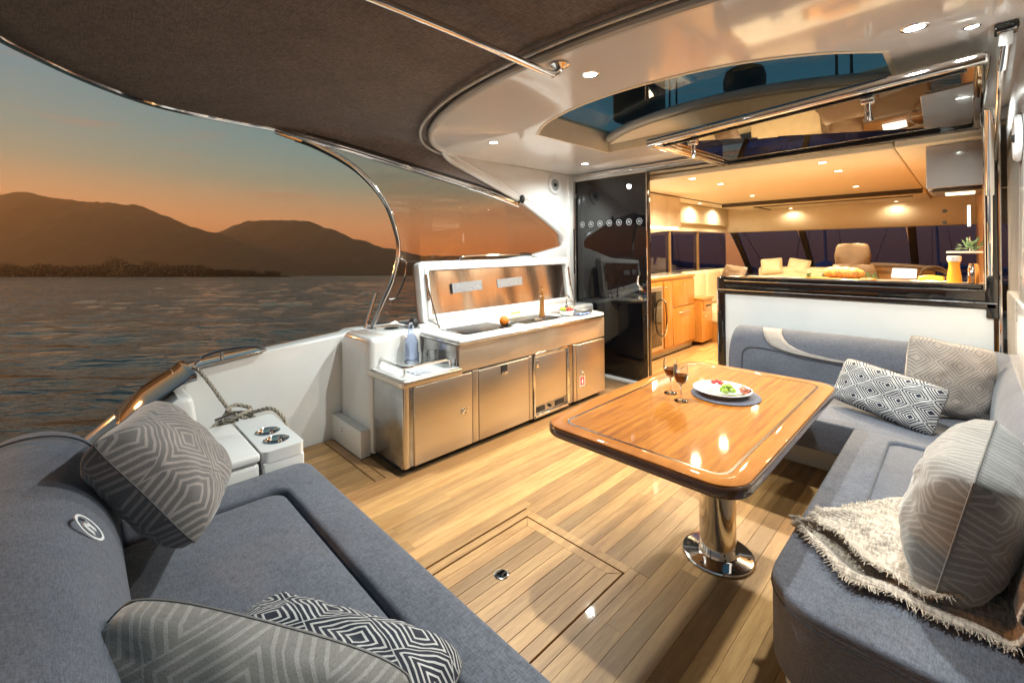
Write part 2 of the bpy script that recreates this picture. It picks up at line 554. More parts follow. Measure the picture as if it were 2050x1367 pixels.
def fill(outline, holes, z0, z1):
    """flat plate with holes, z0..z1"""
    bm = bmesh.new()
    es = []
    for loop in [outline] + holes:
        vs = [bm.verts.new((p[0], p[1], z0)) for p in loop]
        for i in range(len(vs)):
            es.append(bm.edges.new((vs[i], vs[(i + 1) % len(vs)])))
    r = bmesh.ops.triangle_fill(bm, edges=es, use_beauty=True)
    fs = [g for g in r['geom'] if isinstance(g, bmesh.types.BMFace)]
    e = bmesh.ops.extrude_face_region(bm, geom=fs)
    for g in e['geom']:
        if isinstance(g, bmesh.types.BMVert):
            g.co.z = z1
    bmesh.ops.recalc_face_normals(bm, faces=bm.faces)
    return bm
def bm_obj(name, bm, mat, parent=None, angle=30):
    me = bpy.data.meshes.new(name)
    bm.to_mesh(me)
    bm.free()
    me.polygons.foreach_set('use_smooth', [True] * len(me.polygons))
    me.set_sharp_from_angle(angle=R(angle))
    return link(name, me, mat, parent)
def frame(c, x, y):
    x = Vector(x).normalized()
    y = Vector(y)
    y = (y - x * y.dot(x)).normalized()
    z = x.cross(y)
    return Matrix(((x.x, y.x, z.x, c[0]), (x.y, y.y, z.y, c[1]), (x.z, y.z, z.z, c[2]), (0, 0, 0, 1)))
def pixel(px, py, D):
    """a far point seen in that direction, D metres out along the level water"""
    d = CF + CR * ((px - 1025) / FPX) - CU * ((py - CY) / FPX)
    return CAMP + d * (D / d.dot(WF))
# ------------------------------------------------------------------ water, hills, far shore
def water_mat():
    m, t, b, out = nodemat('lake_water')
    b.inputs['Base Color'].default_value = (.075, .105, .086, 1)
    b.inputs['Roughness'].default_value = .08
    b.inputs['IOR'].default_value = 1.62
    v = coords(t, (.55, 1.5, 1))
    n1 = add(t, 'ShaderNodeTexNoise', {'Vector': v, 'Scale': 1.1, 'Detail': 5, 'Roughness': .55}).outputs['Fac']
    n2 = add(t, 'ShaderNodeTexNoise', {'Vector': v, 'Scale': 5.0, 'Detail': 3}).outputs['Fac']
    n3 = add(t, 'ShaderNodeTexNoise', {'Vector': coords(t, (.4, 1.6, 1)), 'Scale': .12, 'Detail': 5, 'Roughness': .6}).outputs['Fac']
    gust = add(t, 'ShaderNodeMapRange', {0: add(t, 'ShaderNodeTexNoise', {'Vector': coords(t, (.3, 1, 1)), 'Scale': .02, 'Detail': 3}).outputs['Fac'], 1: .35, 2: .65, 3: .45, 4: 1.3}).outputs[0]
    h = math_(t, 'ADD', math_(t, 'MULTIPLY', math_(t, 'ADD', n1, math_(t, 'MULTIPLY', n2, .22)), gust), math_(t, 'MULTIPLY', n3, 2.5))
    bp = add(t, 'ShaderNodeBump', {'Height': h, 'Strength': 1.0, 'Distance': .25})
    t.links.new(bp.outputs[0], b.inputs['Normal'])
    return m
MT['water'] = water_mat()
WM = Matrix(((WR.x, WF.x, WN.x, WO.x), (WR.y, WF.y, WN.y, WO.y), (WR.z, WF.z, WN.z, WO.z), (0, 0, 0, 1)))
def wave(x, y):
    return 1.15 * (.035 * math.sin(1.7 * y + .3 * x + 2.2 * noise.noise((x * .12, y * .2, 0))) + .085 * noise.noise((x * .38, y * 1.15, 3.1)) + .045 * noise.noise((x * 1.0, y * 2.7, 7.7)))
b = MB()
rows = [-40.0]
yv, st = -6.0, .16
while yv < 220:
    rows.append(yv)
    yv += st
    st *= 1.016
xs = [-70 + i * .35 for i in range(260)]
def wpt(x, y):
    f = max(0, min(1, (215 - y) / 40)) * max(0, min(1, (x + 68) / 10)) * max(0, min(1, (20 - x) / 6)) * (1 if y > -6 else 0)
    k = 1 + max(0, y - 25) * .03
    return (x * k, y, wave(x * k, y) * f * (1 + max(0, y - 25) * .006))
w = len(xs)
b.add([wpt(x, y) for y in rows for x in xs], [(j * w + i, j * w + i + 1, (j + 1) * w + i + 1, (j + 1) * w + i) for j in range(len(rows) - 1) for i in range(w - 1)])
x0, x1, y0, y1 = xs[0], xs[-1], rows[0], rows[-1]
x0k, x1k = wpt(x0, y1)[0], wpt(x1, y1)[0]
B = 9000
b.add([(-B, -B, 0), (B, -B, 0), (B, B, 0), (-B, B, 0), (x0, y0, 0), (x1, y0, 0), (x1k, y1, 0), (x0k, y1, 0), (x0, 25, 0), (x1, 25, 0)],
      [(0, 1, 5, 4), (1, 2, 6, 9, 5), (2, 3, 7, 6), (3, 0, 4, 8, 7)])
me = b.mesh('water', angle=180)
wat = link('water', me, 'water')
wat.matrix_world = WM
struct(wat, 'dark rippled lake water reaching to the far shore')

MT['hill'] = plain('wooded_hillside', (.045, .030, .016), .95, var=.4, vscale=.012, spec=.1)
MT['hillfar'] = plain('far_hillside', (.05, .032, .022), .95, var=.3, vscale=.01, spec=.1)
def ridge(name, sil, D, depth, mat, seed, label):
    b = MB()
    cols = []
    px = sil[0][0]
    while px <= sil[-1][0]:
        cols.append(px)
        px += 3
    def sy(px):
        for (a, ya), (c, yc) in zip(sil, sil[1:]):
            if a <= px <= c:
                t = (px - a) / (c - a)
                t = t * t * (3 - 2 * t) * .5 + t * .5
                return ya + (yc - ya) * t
        return sil[-1][1]
    prof = [(-1, 0), (-.82, .14), (-.6, .36), (-.4, .58), (-.2, .82), (0, 1), (.3, .85), (1, 0)]
    vs = []
    for px in cols:
        top = pixel(px, sy(px) + 2.6 * noise.noise((px * .05, seed, 0)) + 1.1 * noise.noise((px * .3, seed, 5)) + 1.0 * noise.noise((px * .9, seed, 8)), D)
        h = (top - WO).dot(WN)
        basep = top - WN * h
        for a, k in prof:
            q = basep + WF * (a * depth * (1 + .25 * noise.noise((px * .01, a * 2, seed)))) + WN * (h * k * (1 + (.16 * noise.noise((px * .02, a * 3, seed + 2)) if abs(a) > .01 else 0)) - (2 if k == 0 else 0))
            vs.append(q)
    n = len(prof)
    b.add(vs, [(i * n + j, (i + 1) * n + j, (i + 1) * n + j + 1, i * n + j + 1) for i in range(len(cols) - 1) for j in range(n - 1)])
    return struct(b.build(name, mat, angle=60), label)
ridge('hills', [(-900, 470), (-500, 430), (-200, 402), (0, 388), (50, 384), (110, 398), (190, 405), (270, 411), (330, 430), (375, 453), (430, 466), (520, 500), (640, 545), (700, 552)],
      2600, 700, 'hill', 1.3, 'long wooded hill sloping down to the right above the far shore')
ridge('hills', [(180, 552), (300, 500), (400, 470), (440, 464), (470, 452), (497, 442), (560, 441), (618, 443), (660, 458), (710, 478), (780, 498), (850, 512), (960, 514), (1060, 506), (1150, 520), (1300, 540), (1700, 544), (2600, 546)],
      3300, 800, 'hillfar', 4.1, 'flat topped hill with a notch, right of the long hill')
# wood along the shore
def tree_strip():
    b = MB()
    rnd = random.Random(3)
    D = 620
    def heights(px):
        h = 17 + 7 * noise.noise((px * .03, 1, 0)) + 5 * noise.noise((px * .12, 2, 0))
        if 190 < px < 275: h += 13 * math.exp(-((px - 232) / 20) ** 2)
        if 285 < px < 320: h += 7
        if px > 395: h = 13 - (px - 395) * .03 + 6 * math.exp(-((px - 405) / 9) ** 2) + 4 * noise.noise((px * .2, 2, 0))
        if 515 < px < 530: h = 5
        return max(3, h * 1.3)
    px = -500
    while px < 556:
        base = pixel(px, 551, D + rnd.uniform(-10, 10))
        base -= WN * ((base - WO).dot(WN))
        H = heights(px) * D / FPX
        for k in range(60):
            t = rnd.random() ** .8
            c = base + WN * (H * t) + WR * rnd.gauss(0, 2.0 * (1.1 - t * .6)) + WF * rnd.uniform(-10, 10)
            s = rnd.uniform(.6, 1.5) * (1.15 - .55 * t)
            d1 = Vector((rnd.gauss(0, 1), rnd.gauss(0, 1), rnd.gauss(0, 1))).normalized() * s
            d2 = Vector((rnd.gauss(0, 1), rnd.gauss(0, 1), rnd.gauss(0, 1))).normalized() * s
            b.add([c - d1, c + d2, c + d1, c - d2], [(0, 1, 2, 3)])
        if rnd.random() < .25:
            b.tube([base - WN, base + WN * H * .9], [.25, .08], 5)
        px += 2.4
    o = b.build('shoreline_trees', plain('shore_foliage', (.016, .010, .005), .9, var=.4, vscale=.1), smooth=False)
    tag(o, 'low dark line of trees along the far shore', 'trees', kind='stuff')
tree_strip()
b = MB()
vs = []
for i in range(90):
    px = -520 + i * 12.2
    c = pixel(px, 551, 612)
    c -= WN * (c - WO).dot(WN)
    d = 40 if px < 545 else 8
    for q, h in ((-16, -.5), (-12, .4), (d, 1.5), (d + 30, -.5)):
        vs.append(c + WF * (q + 5 * noise.noise((px * .05, 0, 0))) + WN * h)
b.add(vs, [(i * 4 + j, (i + 1) * 4 + j, (i + 1) * 4 + j + 1, i * 4 + j + 1) for i in range(89) for j in range(3)])
struct(b.build('terrain', 'hill'), 'low dark bank of the far shore under the trees')
# sailing boats moored ahead, seen dimly through the saloon glass
MT['boathull'] = plain('boat_hull_white', (.55, .55, .56), .3)
MT['sailcover'] = plain('sail_cover', (.20, .21, .26), .8, var=.2, vscale=3)
def sailboat(a, fwd, heading, L, label, cover):
    base = WO + WR * a + WF * fwd
    ca, sa = math.cos(heading), math.sin(heading)
    ax = WR * ca + WF * sa
    ay = WN.cross(ax)
    def P(x, y, z):
        return base + ax * x + ay * y + WN * z
    t = thing('moored_sailboat', base, label, 'boat', 'sailing boats moored ahead')
    b = MB()
    n = 14
    rows = []
    for i in range(n + 1):
        u = i / n
        w = 1.35 * math.sin(math.pi * min(1, .25 + .75 * (1 - u))) ** .7 if u < 1 else .02
        w = max(.03, 1.35 * (1 - u ** 2.4))
        x = (u - .5) * L
        h = 1.0 + .35 * u * u
        rows += [P(x, -w, h), P(x, -w * .8, .1), P(x, 0, -.4), P(x, w * .8, .1), P(x, w, h), P(x, 0, h + .12)]
    b.add(rows, [(i * 6 + j, i * 6 + (j + 1) % 6, (i + 1) * 6 + (j + 1) % 6, (i + 1) * 6 + j) for i in range(n) for j in range(6)] + [tuple(range(6)), tuple(n * 6 + j for j in range(5, -1, -1))])
    b.build('hull', 'boathull', t, angle=40)
    b = MB()
    q = [P(x, y, z) for z, k in ((1.05, 1.0), (1.75, .75)) for x, y in ((-L * .12, -.8 * k), (L * .2 * k, -.7 * k), (L * .2 * k, .7 * k), (-L * .12, .8 * k))]
    b.add(q, [(3, 2, 1, 0), (4, 5, 6, 7), (0, 1, 5, 4), (1, 2, 6, 5), (2, 3, 7, 6), (3, 0, 4, 7)])
    b.build('cabin', 'boathull', t, bevel=.1, segs=3)
    MB().tube([P(L * .08, 0, 1.1), P(L * .08, 0, L * 1.25)], [.09, .05], 8).build('mast', 'boathull', t)
    MB().tube([P(L * .07, 0, 2.6), P(-L * .35, 0, 2.75)], .06, 8).build('boom', 'boathull', t)
    MB().tube(catmull([P(L * .07, 0, 3.1), P(-L * .05, 0, 2.95), P(-L * .2, 0, 2.85), P(-L * .34, 0, 2.8)], 5), [.34, .32, .3, .3, .28, .27, .26, .25, .25, .24, .22, .2, .18, .15, .12, .1], 10, flat=.6).build('sail_cover', cover, t)
    for e in (L * .49, -L * .48):
        MB().tube([P(e, 0, 1.2), P(L * .08, 0, L * 1.2)], .014, 5).build('stay', 'blackmatt', t)
    for y in (-1.2, 1.2):
        MB().tube([P(L * .05, y, 1.1), P(L * .08, 0, L * 1.0)], .012, 5).build('shroud', 'blackmatt', t)
sailboat(9.5, 24, R(150), 9.5, 'sailing boat with a dark sail cover dimly seen through the port saloon window', 'sailcover')
sailboat(17.5, 25, R(40), 10.5, 'sailing boat dimly seen through the windscreen left of the helm chair', 'boathull')
sailboat(29, 29, R(170), 11, 'sailing boat dimly seen through the windscreen right of the helm chair', 'boathull')
# ------------------------------------------------------------------ cockpit floor: planks one by one
MT['caulk'] = plain('brown_caulk', (.22, .13, .06), .8, var=.2)
fl = struct(MB().box(-3.6, .9, -.6, 4.45, -.09, -.012).build('floor', 'caulk'), 'teak planked cockpit floor')
PLANK = {}
def plank(x0, x1, y0, y1, parent, mat='teak', z=0.0, t=.012):
    lx, ly = round(x1 - x0, 3), round(y1 - y0, 2)
    key = (lx, ly, mat, t)
    if key not in PLANK:
        PLANK[key] = MB().box(-lx / 2, lx / 2, -ly / 2, ly / 2, -t, 0).mesh('plank', bevel=.0006, segs=1)
    o = link('plank', PLANK[key], mat, parent, True)
    o.location = ((x0 + x1) / 2, (y0 + y1) / 2, z)
    return o
rnd = random.Random(11)
PW = .078
HX0, HX1, HY0, HY1 = -1.735, -1.115, .92, 1.79          # hatch
FX0, FX1, FY1 = HX0 - .05, HX1 + .05, HY1 + .05         # frame round the hatch
i = 0
x = -2.498
while x < -.36:
    y = .55 - rnd.random() * .9
    xa, xb = x, x + PW - .0012
    spans = [(.5, 4.37)]
    if xb > FX0 and xa < FX1:
        spans = [(FY1 + .002, 4.37)]
        if xa < FX0 - .012: plank(xa, FX0 - .002, .5, FY1, fl)
        if xb > FX1 + .012: plank(FX1 + .002, xb, .5, FY1, fl)
    for a, c in spans:
        yy = a
        while yy < c - .02:
            L = round(rnd.uniform(1.1, 2.3) if yy > a else rnd.uniform(.6, 2.2), 1)
            e = min(yy + L, c)
            if c - e < .35: e = c
            plank(xa, xb, yy, e - .0015, fl)
            yy = e
    x += PW
plank(-2.618, -2.5005, .5, 4.37, fl, 'teakdk')                       # margin board along the galley
plank(FX0, HX0 - .004, .5, FY1, fl)                                  # frame of the hatch opening
plank(HX1 + .004, FX1, .5, FY1, fl)
plank(HX0 - .003, HX1 + .003, HY1 + .004, FY1, fl)
# little side deck by the bulwark
x = -3.56
while x + PW < -2.69:
    plank(x, x + PW - .002, .3, 1.365, fl)
    x += PW
plank(-3.56, -2.70, 1.37, 1.435, fl, 'teakdk')
plank(-2.695, -2.622, .3, 1.50, fl, 'teakdk')
plank(-3.05, -2.698, 1.44, 1.50, fl, 'teakdk')
# the hatch
ht = thing('deck_hatch', ((HX0 + HX1) / 2, (HY0 + HY1) / 2, 0), 'square teak floor hatch with a round flush latch, near the aft sofa', 'hatch')
def lplank(x0, x1, y0, y1, m='teak'):
    cx, cy = ht.location.x, ht.location.y
    o = plank(x0 - cx, x1 - cx, y0 - cy, y1 - cy, ht, m, z=-.001)
    return o
g, bw = .005, .052
def hpoly(poly):
    b = MB().prism(poly, -.013, -.001)
    b.build('border_board', 'teak', ht, bevel=.0012, segs=1)
a0, a1, c0, c1 = HX0 + g, HX1 - g, HY0 + g, HY1 - g
hpoly([(a0, c1), (a0 + bw, c1 - bw), (a1 - bw, c1 - bw), (a1, c1)])
hpoly([(a0, c0), (a0, c1 - .001), (a0 + bw - .001, c1 - bw - .002), (a0 + bw - .001, c0)])
hpoly([(a1, c0), (a1, c1 - .001), (a1 - bw + .001, c1 - bw - .002), (a1 - bw + .001, c0)])
x = a0 + bw + .001
k = (a1 - a0 - 2 * bw) / 8
for i in range(8):
    lplank(x, x + k - .002, c0, c1 - bw - .002)
    x += k
lt = MB().lathe([(.0, -.004), (.034, -.004), (.036, .0005), (.032, .002), (.024, .0016), (.022, -.001), (.0, -.001)], (-1.512, 1.385, 0), 28, caps=False).build('latch', 'chrome', ht)
MB().tube(catmull([(-1.527, 1.375, .001), (-1.524, 1.4, .004), (-1.505, 1.402, .004), (-1.5, 1.378, .004), (-1.49, 1.374, .002)], 4), .0038, 8).build('latch_ring', 'blackmatt', lt)

# ------------------------------------------------------------------ bulkhead between cockpit and saloon
YB = 4.40
bk = struct(MB().box(-1.60, .135, YB, YB + .06, 0, 1.062).build('bulkhead', 'bulkwhite', bevel=.004), 'white bulkhead panel below the lift up saloon window')
MB().box(-1.655, -1.603, YB - .012, YB + .09, 0, 1.215).build('jamb', 'blackgloss', bk, bevel=.004)
MB().tube([(-1.66, YB - .016, 0), (-1.66, YB - .016, 1.22)], .008, 8).build('chrome_strip', 'chrome', bk)
MB().box(-1.655, .15, YB - .02, YB + .08, 1.066, 1.10).build('sill', 'blackgloss', bk, bevel=.006)
MB().box(-1.655, .15, YB + .0, YB + .10, 1.108, 1.185).build('sill', 'blackgloss', bk, bevel=.006)
MB().box(-1.655, .09, YB + .02, YB + .14, 1.192, 1.222).build('sill', 'blackgloss', bk, bevel=.008)
for z, yo in ((1.103, -.022), (1.187, -.004), (1.224, .016)):
    MB().tube([(-1.655, YB + yo, z), (.15, YB + yo, z)], .007, 8).build('chrome_strip', 'chrome', bk)
MB().box(.10, .16, YB - .02, YB + .09, 1.0, 2.36).build('jamb', 'blackgloss', bk, bevel=.005)
MB().tube([(.166, YB - .03, .75), (.166, YB - .03, 2.36)], .009, 8).build('chrome_strip', 'chrome', bk)
MB().tube([(.096, YB - .024, 1.2), (.096, YB - .024, 2.33)], .006, 8).build('chrome_strip', 'chrome', bk)
MB().box(-3.43, .30, YB + .0, YB + .10, 2.335, 2.418).build('header', 'gelcoat', bk, bevel=.006)
MB().box(-3.40, -1.60, YB - .03, YB + .0, 2.36, 2.40).build('header_rail', 'chrome', bk, bevel=.008)
MB().box(-2.40, .10, YB - .015, YB + .02, 2.318, 2.334).build('header_rail', 'blackgloss', bk, bevel=.003)
MB().box(-3.43, -2.36, YB - .02, YB + .12, -.01, .028).build('threshold', 'gelcoat', bk, bevel=.008)

# the dark glass door leaf
dr = thing('glass_door', (-2.88, YB, 0), 'black glass door panel with a row of white round emblems, right of the barbecue', 'door')
MB().box(-3.36, -2.42, YB + .012, YB + .028, .03, 2.33).build('pane', 'doorglass', dr, bevel=.003)
MB().box(-3.395, -3.362, YB + .0, YB + .05, .03, 2.335).build('stile', 'blackgloss', dr, bevel=.004)
MB().box(-2.418, -2.388, YB + .0, YB + .05, .03, 2.335).build('stile', 'blackgloss', dr, bevel=.004)
MB().tube([(-2.405, YB - .004, .03), (-2.405, YB - .004, 2.33)], .006, 8).build('chrome_strip', 'chrome', dr)
MB().tube([(-3.376, YB - .004, .03), (-3.376, YB - .004, 2.33)], .006, 8).build('chrome_strip', 'chrome', dr)
h = MB().tube(catmull([(-2.49, YB + .01, 1.20), (-2.5, YB - .025, 1.19), (-2.505, YB - .035, 1.13), (-2.49, YB - .02, 1.075)], 5), [.011] * 16, 8).build('handle', 'chrome', dr)
MB().lathe([(.0, 0), (.026, 0), (.028, .008), (.02, .014), (0, .015)], (-2.49, YB + .012, 1.06), 20, (0, -1, 0), False).build('escutcheon', 'chrome', h)
MB().lathe([(.0, 0), (.026, 0), (.028, .008), (.02, .014), (0, .015)], (-2.495, YB + .012, .955), 20, (0, -1, 0), False).build('lock', 'chrome', dr)
def emblem(M, r, mat, parent, name='emblem', thick=.0008):
    """ring with a bold N-like stroke inside"""
    b = MB()
    n = 40
    r2 = r * .84
    def ringpt(a, q, h):
        return (q * math.cos(a), q * math.sin(a), h)
    vs = []
    for k in range(n):
        a = 2 * math.pi * k / n
        vs += [ringpt(a, r, 0), ringpt(a, r, thick), ringpt(a, r2, thick), ringpt(a, r2, 0)]
    b.add(vs, [(k * 4 + j, k * 4 + (j + 1) % 4, ((k + 1) % n) * 4 + (j + 1) % 4, ((k + 1) % n) * 4 + j) for k in range(n) for j in range(4)])
    for poly in ([(-.62, -.45), (-.28, -.3), (-.18, .16), (.0, .5), (-.38, .5), (-.55, .1)], [(-.30, .48), (.02, .5), (.3, .12), (.2, -.1), (.0, .12)],
                 [(.12, -.12), (.32, .12), (.66, .36), (.6, .1), (.36, -.5), (.02, -.5)]):
        b.prism([(p[0] * r * .78, p[1] * r * .86) for p in poly], 0, thick)
    b.xf(M)
    return b.build(name, mat, parent, smooth=False)
for k in range(7):
    emblem(frame((-3.275 + k * .129, YB + .011, 1.80), (1, 0, 0), (0, 0, 1)), .036, 'doorprint', dr)

# ------------------------------------------------------------------ hardtop with its sunroof opening
ZH = 2.42
CX = -1.40
half = [(-3.44, 4.40), (-3.44, 3.4), (-3.44, 2.72), (-3.36, 2.42), (-3.16, 2.16), (-2.78, 1.90), (-2.28, 1.715), (-1.84, 1.635)]
left = [Vector((*p, 0)) for p in half]
pts = [left[0]] + [p for p in catmull(left[1:] + [Vector((CX, 1.61, 0))] + [Vector((2 * CX - p.x, p.y, 0)) for p in reversed(left[1:])], 7)] + [Vector((2 * CX - left[0].x, 4.40, 0))]
hard_out = [(p.x, p.y) for p in pts]
roof_arc = [(p.x, p.y) for p in catmull([Vector(q + (0,)) for q in ((-2.37, 2.62), (-2.12, 2.44), (-1.75, 2.31), (-1.31, 2.27), (-.86, 2.34), (-.5, 2.52), (-.26, 2.74))], 6)]
hole = roof_arc + [(-.26, 3.62), (-2.37, 3.62)]
hd = thing('hardtop', (CX, 3.0, ZH), 'glossy white hardtop with curved rim over the cockpit', 'roof')
bm_obj('underside', fill(hard_out, [hole], ZH, ZH + .17), 'gelroof', hd)
edge = [Vector((p[0], p[1], ZH + .006)) for p in hard_out[3:-3]]
MB().tube(edge, .026, 10).build('rim', 'gelcoat', hd)
inn = []
for i, p in enumerate(edge):
    t = edge[min(i + 1, len(edge) - 1)] - edge[max(i - 1, 0)]
    nn = Vector((t.y, -t.x, 0)).normalized()
    inn.append(p - nn * .085 * (-1) if False else p + Vector((-t.y, t.x, 0)).normalized() * (-.085))
MB().tube([p + Vector((0, 0, -.004)) for p in inn], .012, 8).build('rim_moulding', 'gelcoat', hd)
MB().tube([p + Vector((0, 0, .024)) - Vector((0, 0, 0)) for p in [e * 1.0 for e in edge]], [.020] * len(edge), 6)
# sunroof frame: inner coaming
b = MB()
hc = [Vector((p[0], p[1], 0)) for p in hole]
m_ = len(hc)
cen = Vector((-1.31, 3.0, 0))
vs = []
for p in hc:
    d = (cen - p).normalized() * .006
    vs += [(p.x + d.x, p.y + d.y, ZH - .004), (p.x + d.x, p.y + d.y, ZH + .20), (p.x - d.x * 3, p.y - d.y * 3, ZH + .20), (p.x - d.x * 3, p.y - d.y * 3, ZH - .004)]
b.add(vs, [(i * 4 + j, i * 4 + (j + 1) % 4, ((i + 1) % m_) * 4 + (j + 1) % 4, ((i + 1) % m_) * 4 + j) for i in range(m_) for j in range(4)])
b.build('sunroof_coaming', 'creamceil', hd)
MB().box(-2.42, -.2, 3.66, 4.36, ZH + .03, ZH + .16)
# glass of the sunroof, and the pale blind slid half across under it
sp = thing('sunroof', (-1.31, 3.1, 2.5), 'teal tinted sunroof glass with a curved pale blind drawn half across', 'sunroof')
MB().prism([(p[0] - .03 * (1 if p[0] < -1.3 else -1), p[1] - .02) for p in roof_arc] + [(-.22, 3.66), (-2.41, 3.66)], 2.592, 2.602).build('pane', 'roofpane', sp, smooth=False)
arc = [(p.x, p.y) for p in catmull([Vector(q + (0,)) for q in ((-2.362, 3.55), (-2.2, 3.42), (-1.93, 3.27), (-1.62, 3.175), (-1.31, 3.14), (-.98, 3.17), (-.68, 3.27), (-.42, 3.42), (-.268, 3.55))], 6)]
MB().prism(arc + [(-.268, 3.61), (-2.362, 3.61)], 2.50, 2.56).build('blind', plain('blind_grey', (.50, .50, .48), .3, coat=.3), sp, bevel=.02, segs=4)
MB().prism([(p[0] * .97 - .04, p[1] + .045) for p in arc] + [(-.30, 3.605), (-2.33, 3.605)], 2.487, 2.502).build('blind_lining', 'creamceil', sp, bevel=.005)

# mast things on the saloon roof, seen through the opening
rf = struct(MB().box(-3.4, .75, 4.5, 10, 2.46, 2.62).build('roof', 'gelcoat', bevel=.03), 'white saloon roof')
def whip(x, y, h, lab):
    t = thing('whip_antenna', (x, y, 2.62), lab, 'antenna', 'whip antennas on the roof')
    MB().lathe([(.035, 0), (.03, .06), (.016, .08), (.016, .16)], (x, y, 2.62), 12).build('base', 'blackmatt', t)
    MB().tube([(x, y, 2.76), (x, y, 2.62 + h)], [.014, .006], 8).build('whip', 'blackmatt', t)
whip(-2.42, 5.0, 1.6, 'black whip antenna seen left through the sunroof, outer of the pair')
whip(-2.36, 5.05, 1.5, 'black whip antenna seen left through the sunroof, inner of the pair')
whip(-.81, 5.0, 1.4, 'black whip antenna seen right through the sunroof, left of the pair')
whip(-.70, 5.0, 1.4, 'black whip antenna seen right through the sunroof, right of the pair')
t = thing('radar_dome', (-1.6, 5.0, 2.62), 'dark rounded radar dome standing up behind the sunroof', 'radar')
MB().lathe([(.09, 0), (.07, .08), (.06, .50)], (-1.6, 5.0, 2.62), 20).build('pedestal', 'blackmatt', t)
MB().lathe([(.06, 0), (.16, .02), (.20, .08), (.205, .16), (.18, .25), (.10, .29), (0.001, .295)], (-1.6, 5.0, 3.10), 28).build('dome', 'blackmatt', t)
t = thing('dark_roof_box', (-2.9, 5.0, 2.62), 'big dark box shaped pod with rounded foot seen through the sunroof', 'pod')  # dark box made up for the square dark shape above the sunroof
MB().box(-3.16, -2.60, 4.9, 5.3, 3.12, 3.75).build('housing', 'blackmatt', t, bevel=.06, segs=4)
MB().lathe([(.22, 0), (.16, .1), (.16, .5)], (-2.9, 5.1, 2.62), 24).build('foot', 'blackmatt', t)

# ------------------------------------------------------------------ port wing under the hardtop, glass pane and rails
wg = thing('side_wing', (-3.46, 3.6, .85), 'white port side wing joining hardtop and coaming around the side pane', 'wall')
poly = [(2.46, 2.425), (4.42, 2.425), (4.42, .85), (3.15, .85), (3.15, 1.39), (3.75, 1.45), (4.27, 1.54), (4.21, 1.72), (3.55, 2.05), (2.56, 2.36)]
MB().prism(poly, -3.54, -3.42, 'x').build('panel', 'gelcoat', wg, bevel=.02, segs=3)
low = catmull([(-3.36, 2.40, 2.425), (-3.44, 2.56, 2.365), (-3.45, 3.0, 2.22), (-3.45, 3.55, 2.03), (-3.45, 4.21, 1.69), (-3.45, 4.27, 1.53)], 6)
MB().tube(low, .03, 10).build('edge_moulding', 'gelcoat', wg)
MB().tube([p + Vector((.025, .03, .045)) for p in low], .012, 8).build('edge_bead', 'gelcoat', wg)
MB().box(-3.425, -3.395, 4.30, 4.40, .86, 2.42).build('corner_post', 'gelcoat', wg, bevel=.01)
MB().box(-3.40, -3.385, 4.385, 4.397, 1.20, 1.75).build('gasket', 'blackmatt', wg, bevel=.003)
kn = MB().ball((-3.41, 3.5, 2.06), .032, 14, (.8, 1, 1.5)).build('knob', 'blackmatt', wg)
MB().tube([(-3.43, 3.45, 2.02), (-3.41, 3.5, 2.05)], .012, 8).build('knob_stem', 'blackmatt', kn)

sw = thing('side_window', (-3.5, 2.6, .86), 'curved clear side pane framed by an arched stainless rail, water behind', 'window')
arch = catmull([(-3.5, 1.02, 2.398), (-3.5, 1.30, 2.34), (-3.5, 1.63, 2.19), (-3.5, 1.88, 1.94), (-3.5, 1.99, 1.68), (-3.5, 2.015, 1.50), (-3.5, 1.96, 1.26), (-3.5, 1.86, 1.06), (-3.5, 1.76, .86)], 8)
top = [(-3.5, 1.12, 2.385), (-3.5, 1.58, 2.333), (-3.5, 2.295, 2.232), (-3.5, 2.96, 2.14), (-3.5, 3.55, 2.03), (-3.5, 4.23, 1.70), (-3.5, 4.29, 1.56), (-3.5, 3.78, 1.468), (-3.5, 3.2, 1.44), (-3.5, 3.0, 1.0), (-3.5, 1.92, .92)]
gp = [(p.y, p.z) for p in arch if p.z < 2.36]
MB().prism([(p[1], p[2]) for p in top] + list(reversed(gp))[4:], -3.506, -3.500, 'x').build('pane', 'pane', sw, smooth=False)
MB().tube(arch, .021, 12).build('arch_rail', 'chrome', sw)
MB().tube([p + Vector((-.03, .028, -.03)) for p in arch[4:40]], .011, 8).build('seal', 'blackmatt', sw)
MB().tube([(-3.47, 1.68, .87), (-3.47, 1.78, 1.15)], .013, 8).build('brace', 'chrome', sw)
MB().tube([(-3.47, 1.06, 2.378), (-3.47, 1.58, 2.313), (-3.47, 2.295, 2.205), (-3.47, 2.96, 2.105), (-3.47, 3.5, 1.99)], .016, 10).build('top_rail', 'chrome', sw)
MB().tube(catmull([(-3.48, 1.99, 1.44), (-3.46, 2.06, 1.41), (-3.46, 2.05, 1.27), (-3.46, 1.97, 1.11), (-3.47, 1.9, 1.09)], 6), .008, 8).build('loop_rail', 'chrome', sw)
MB().lathe([(.04, 0), (.038, .01), (.02, .016)], (-3.49, 1.75, .848), 16).build('rail_foot', 'chrome', sw)

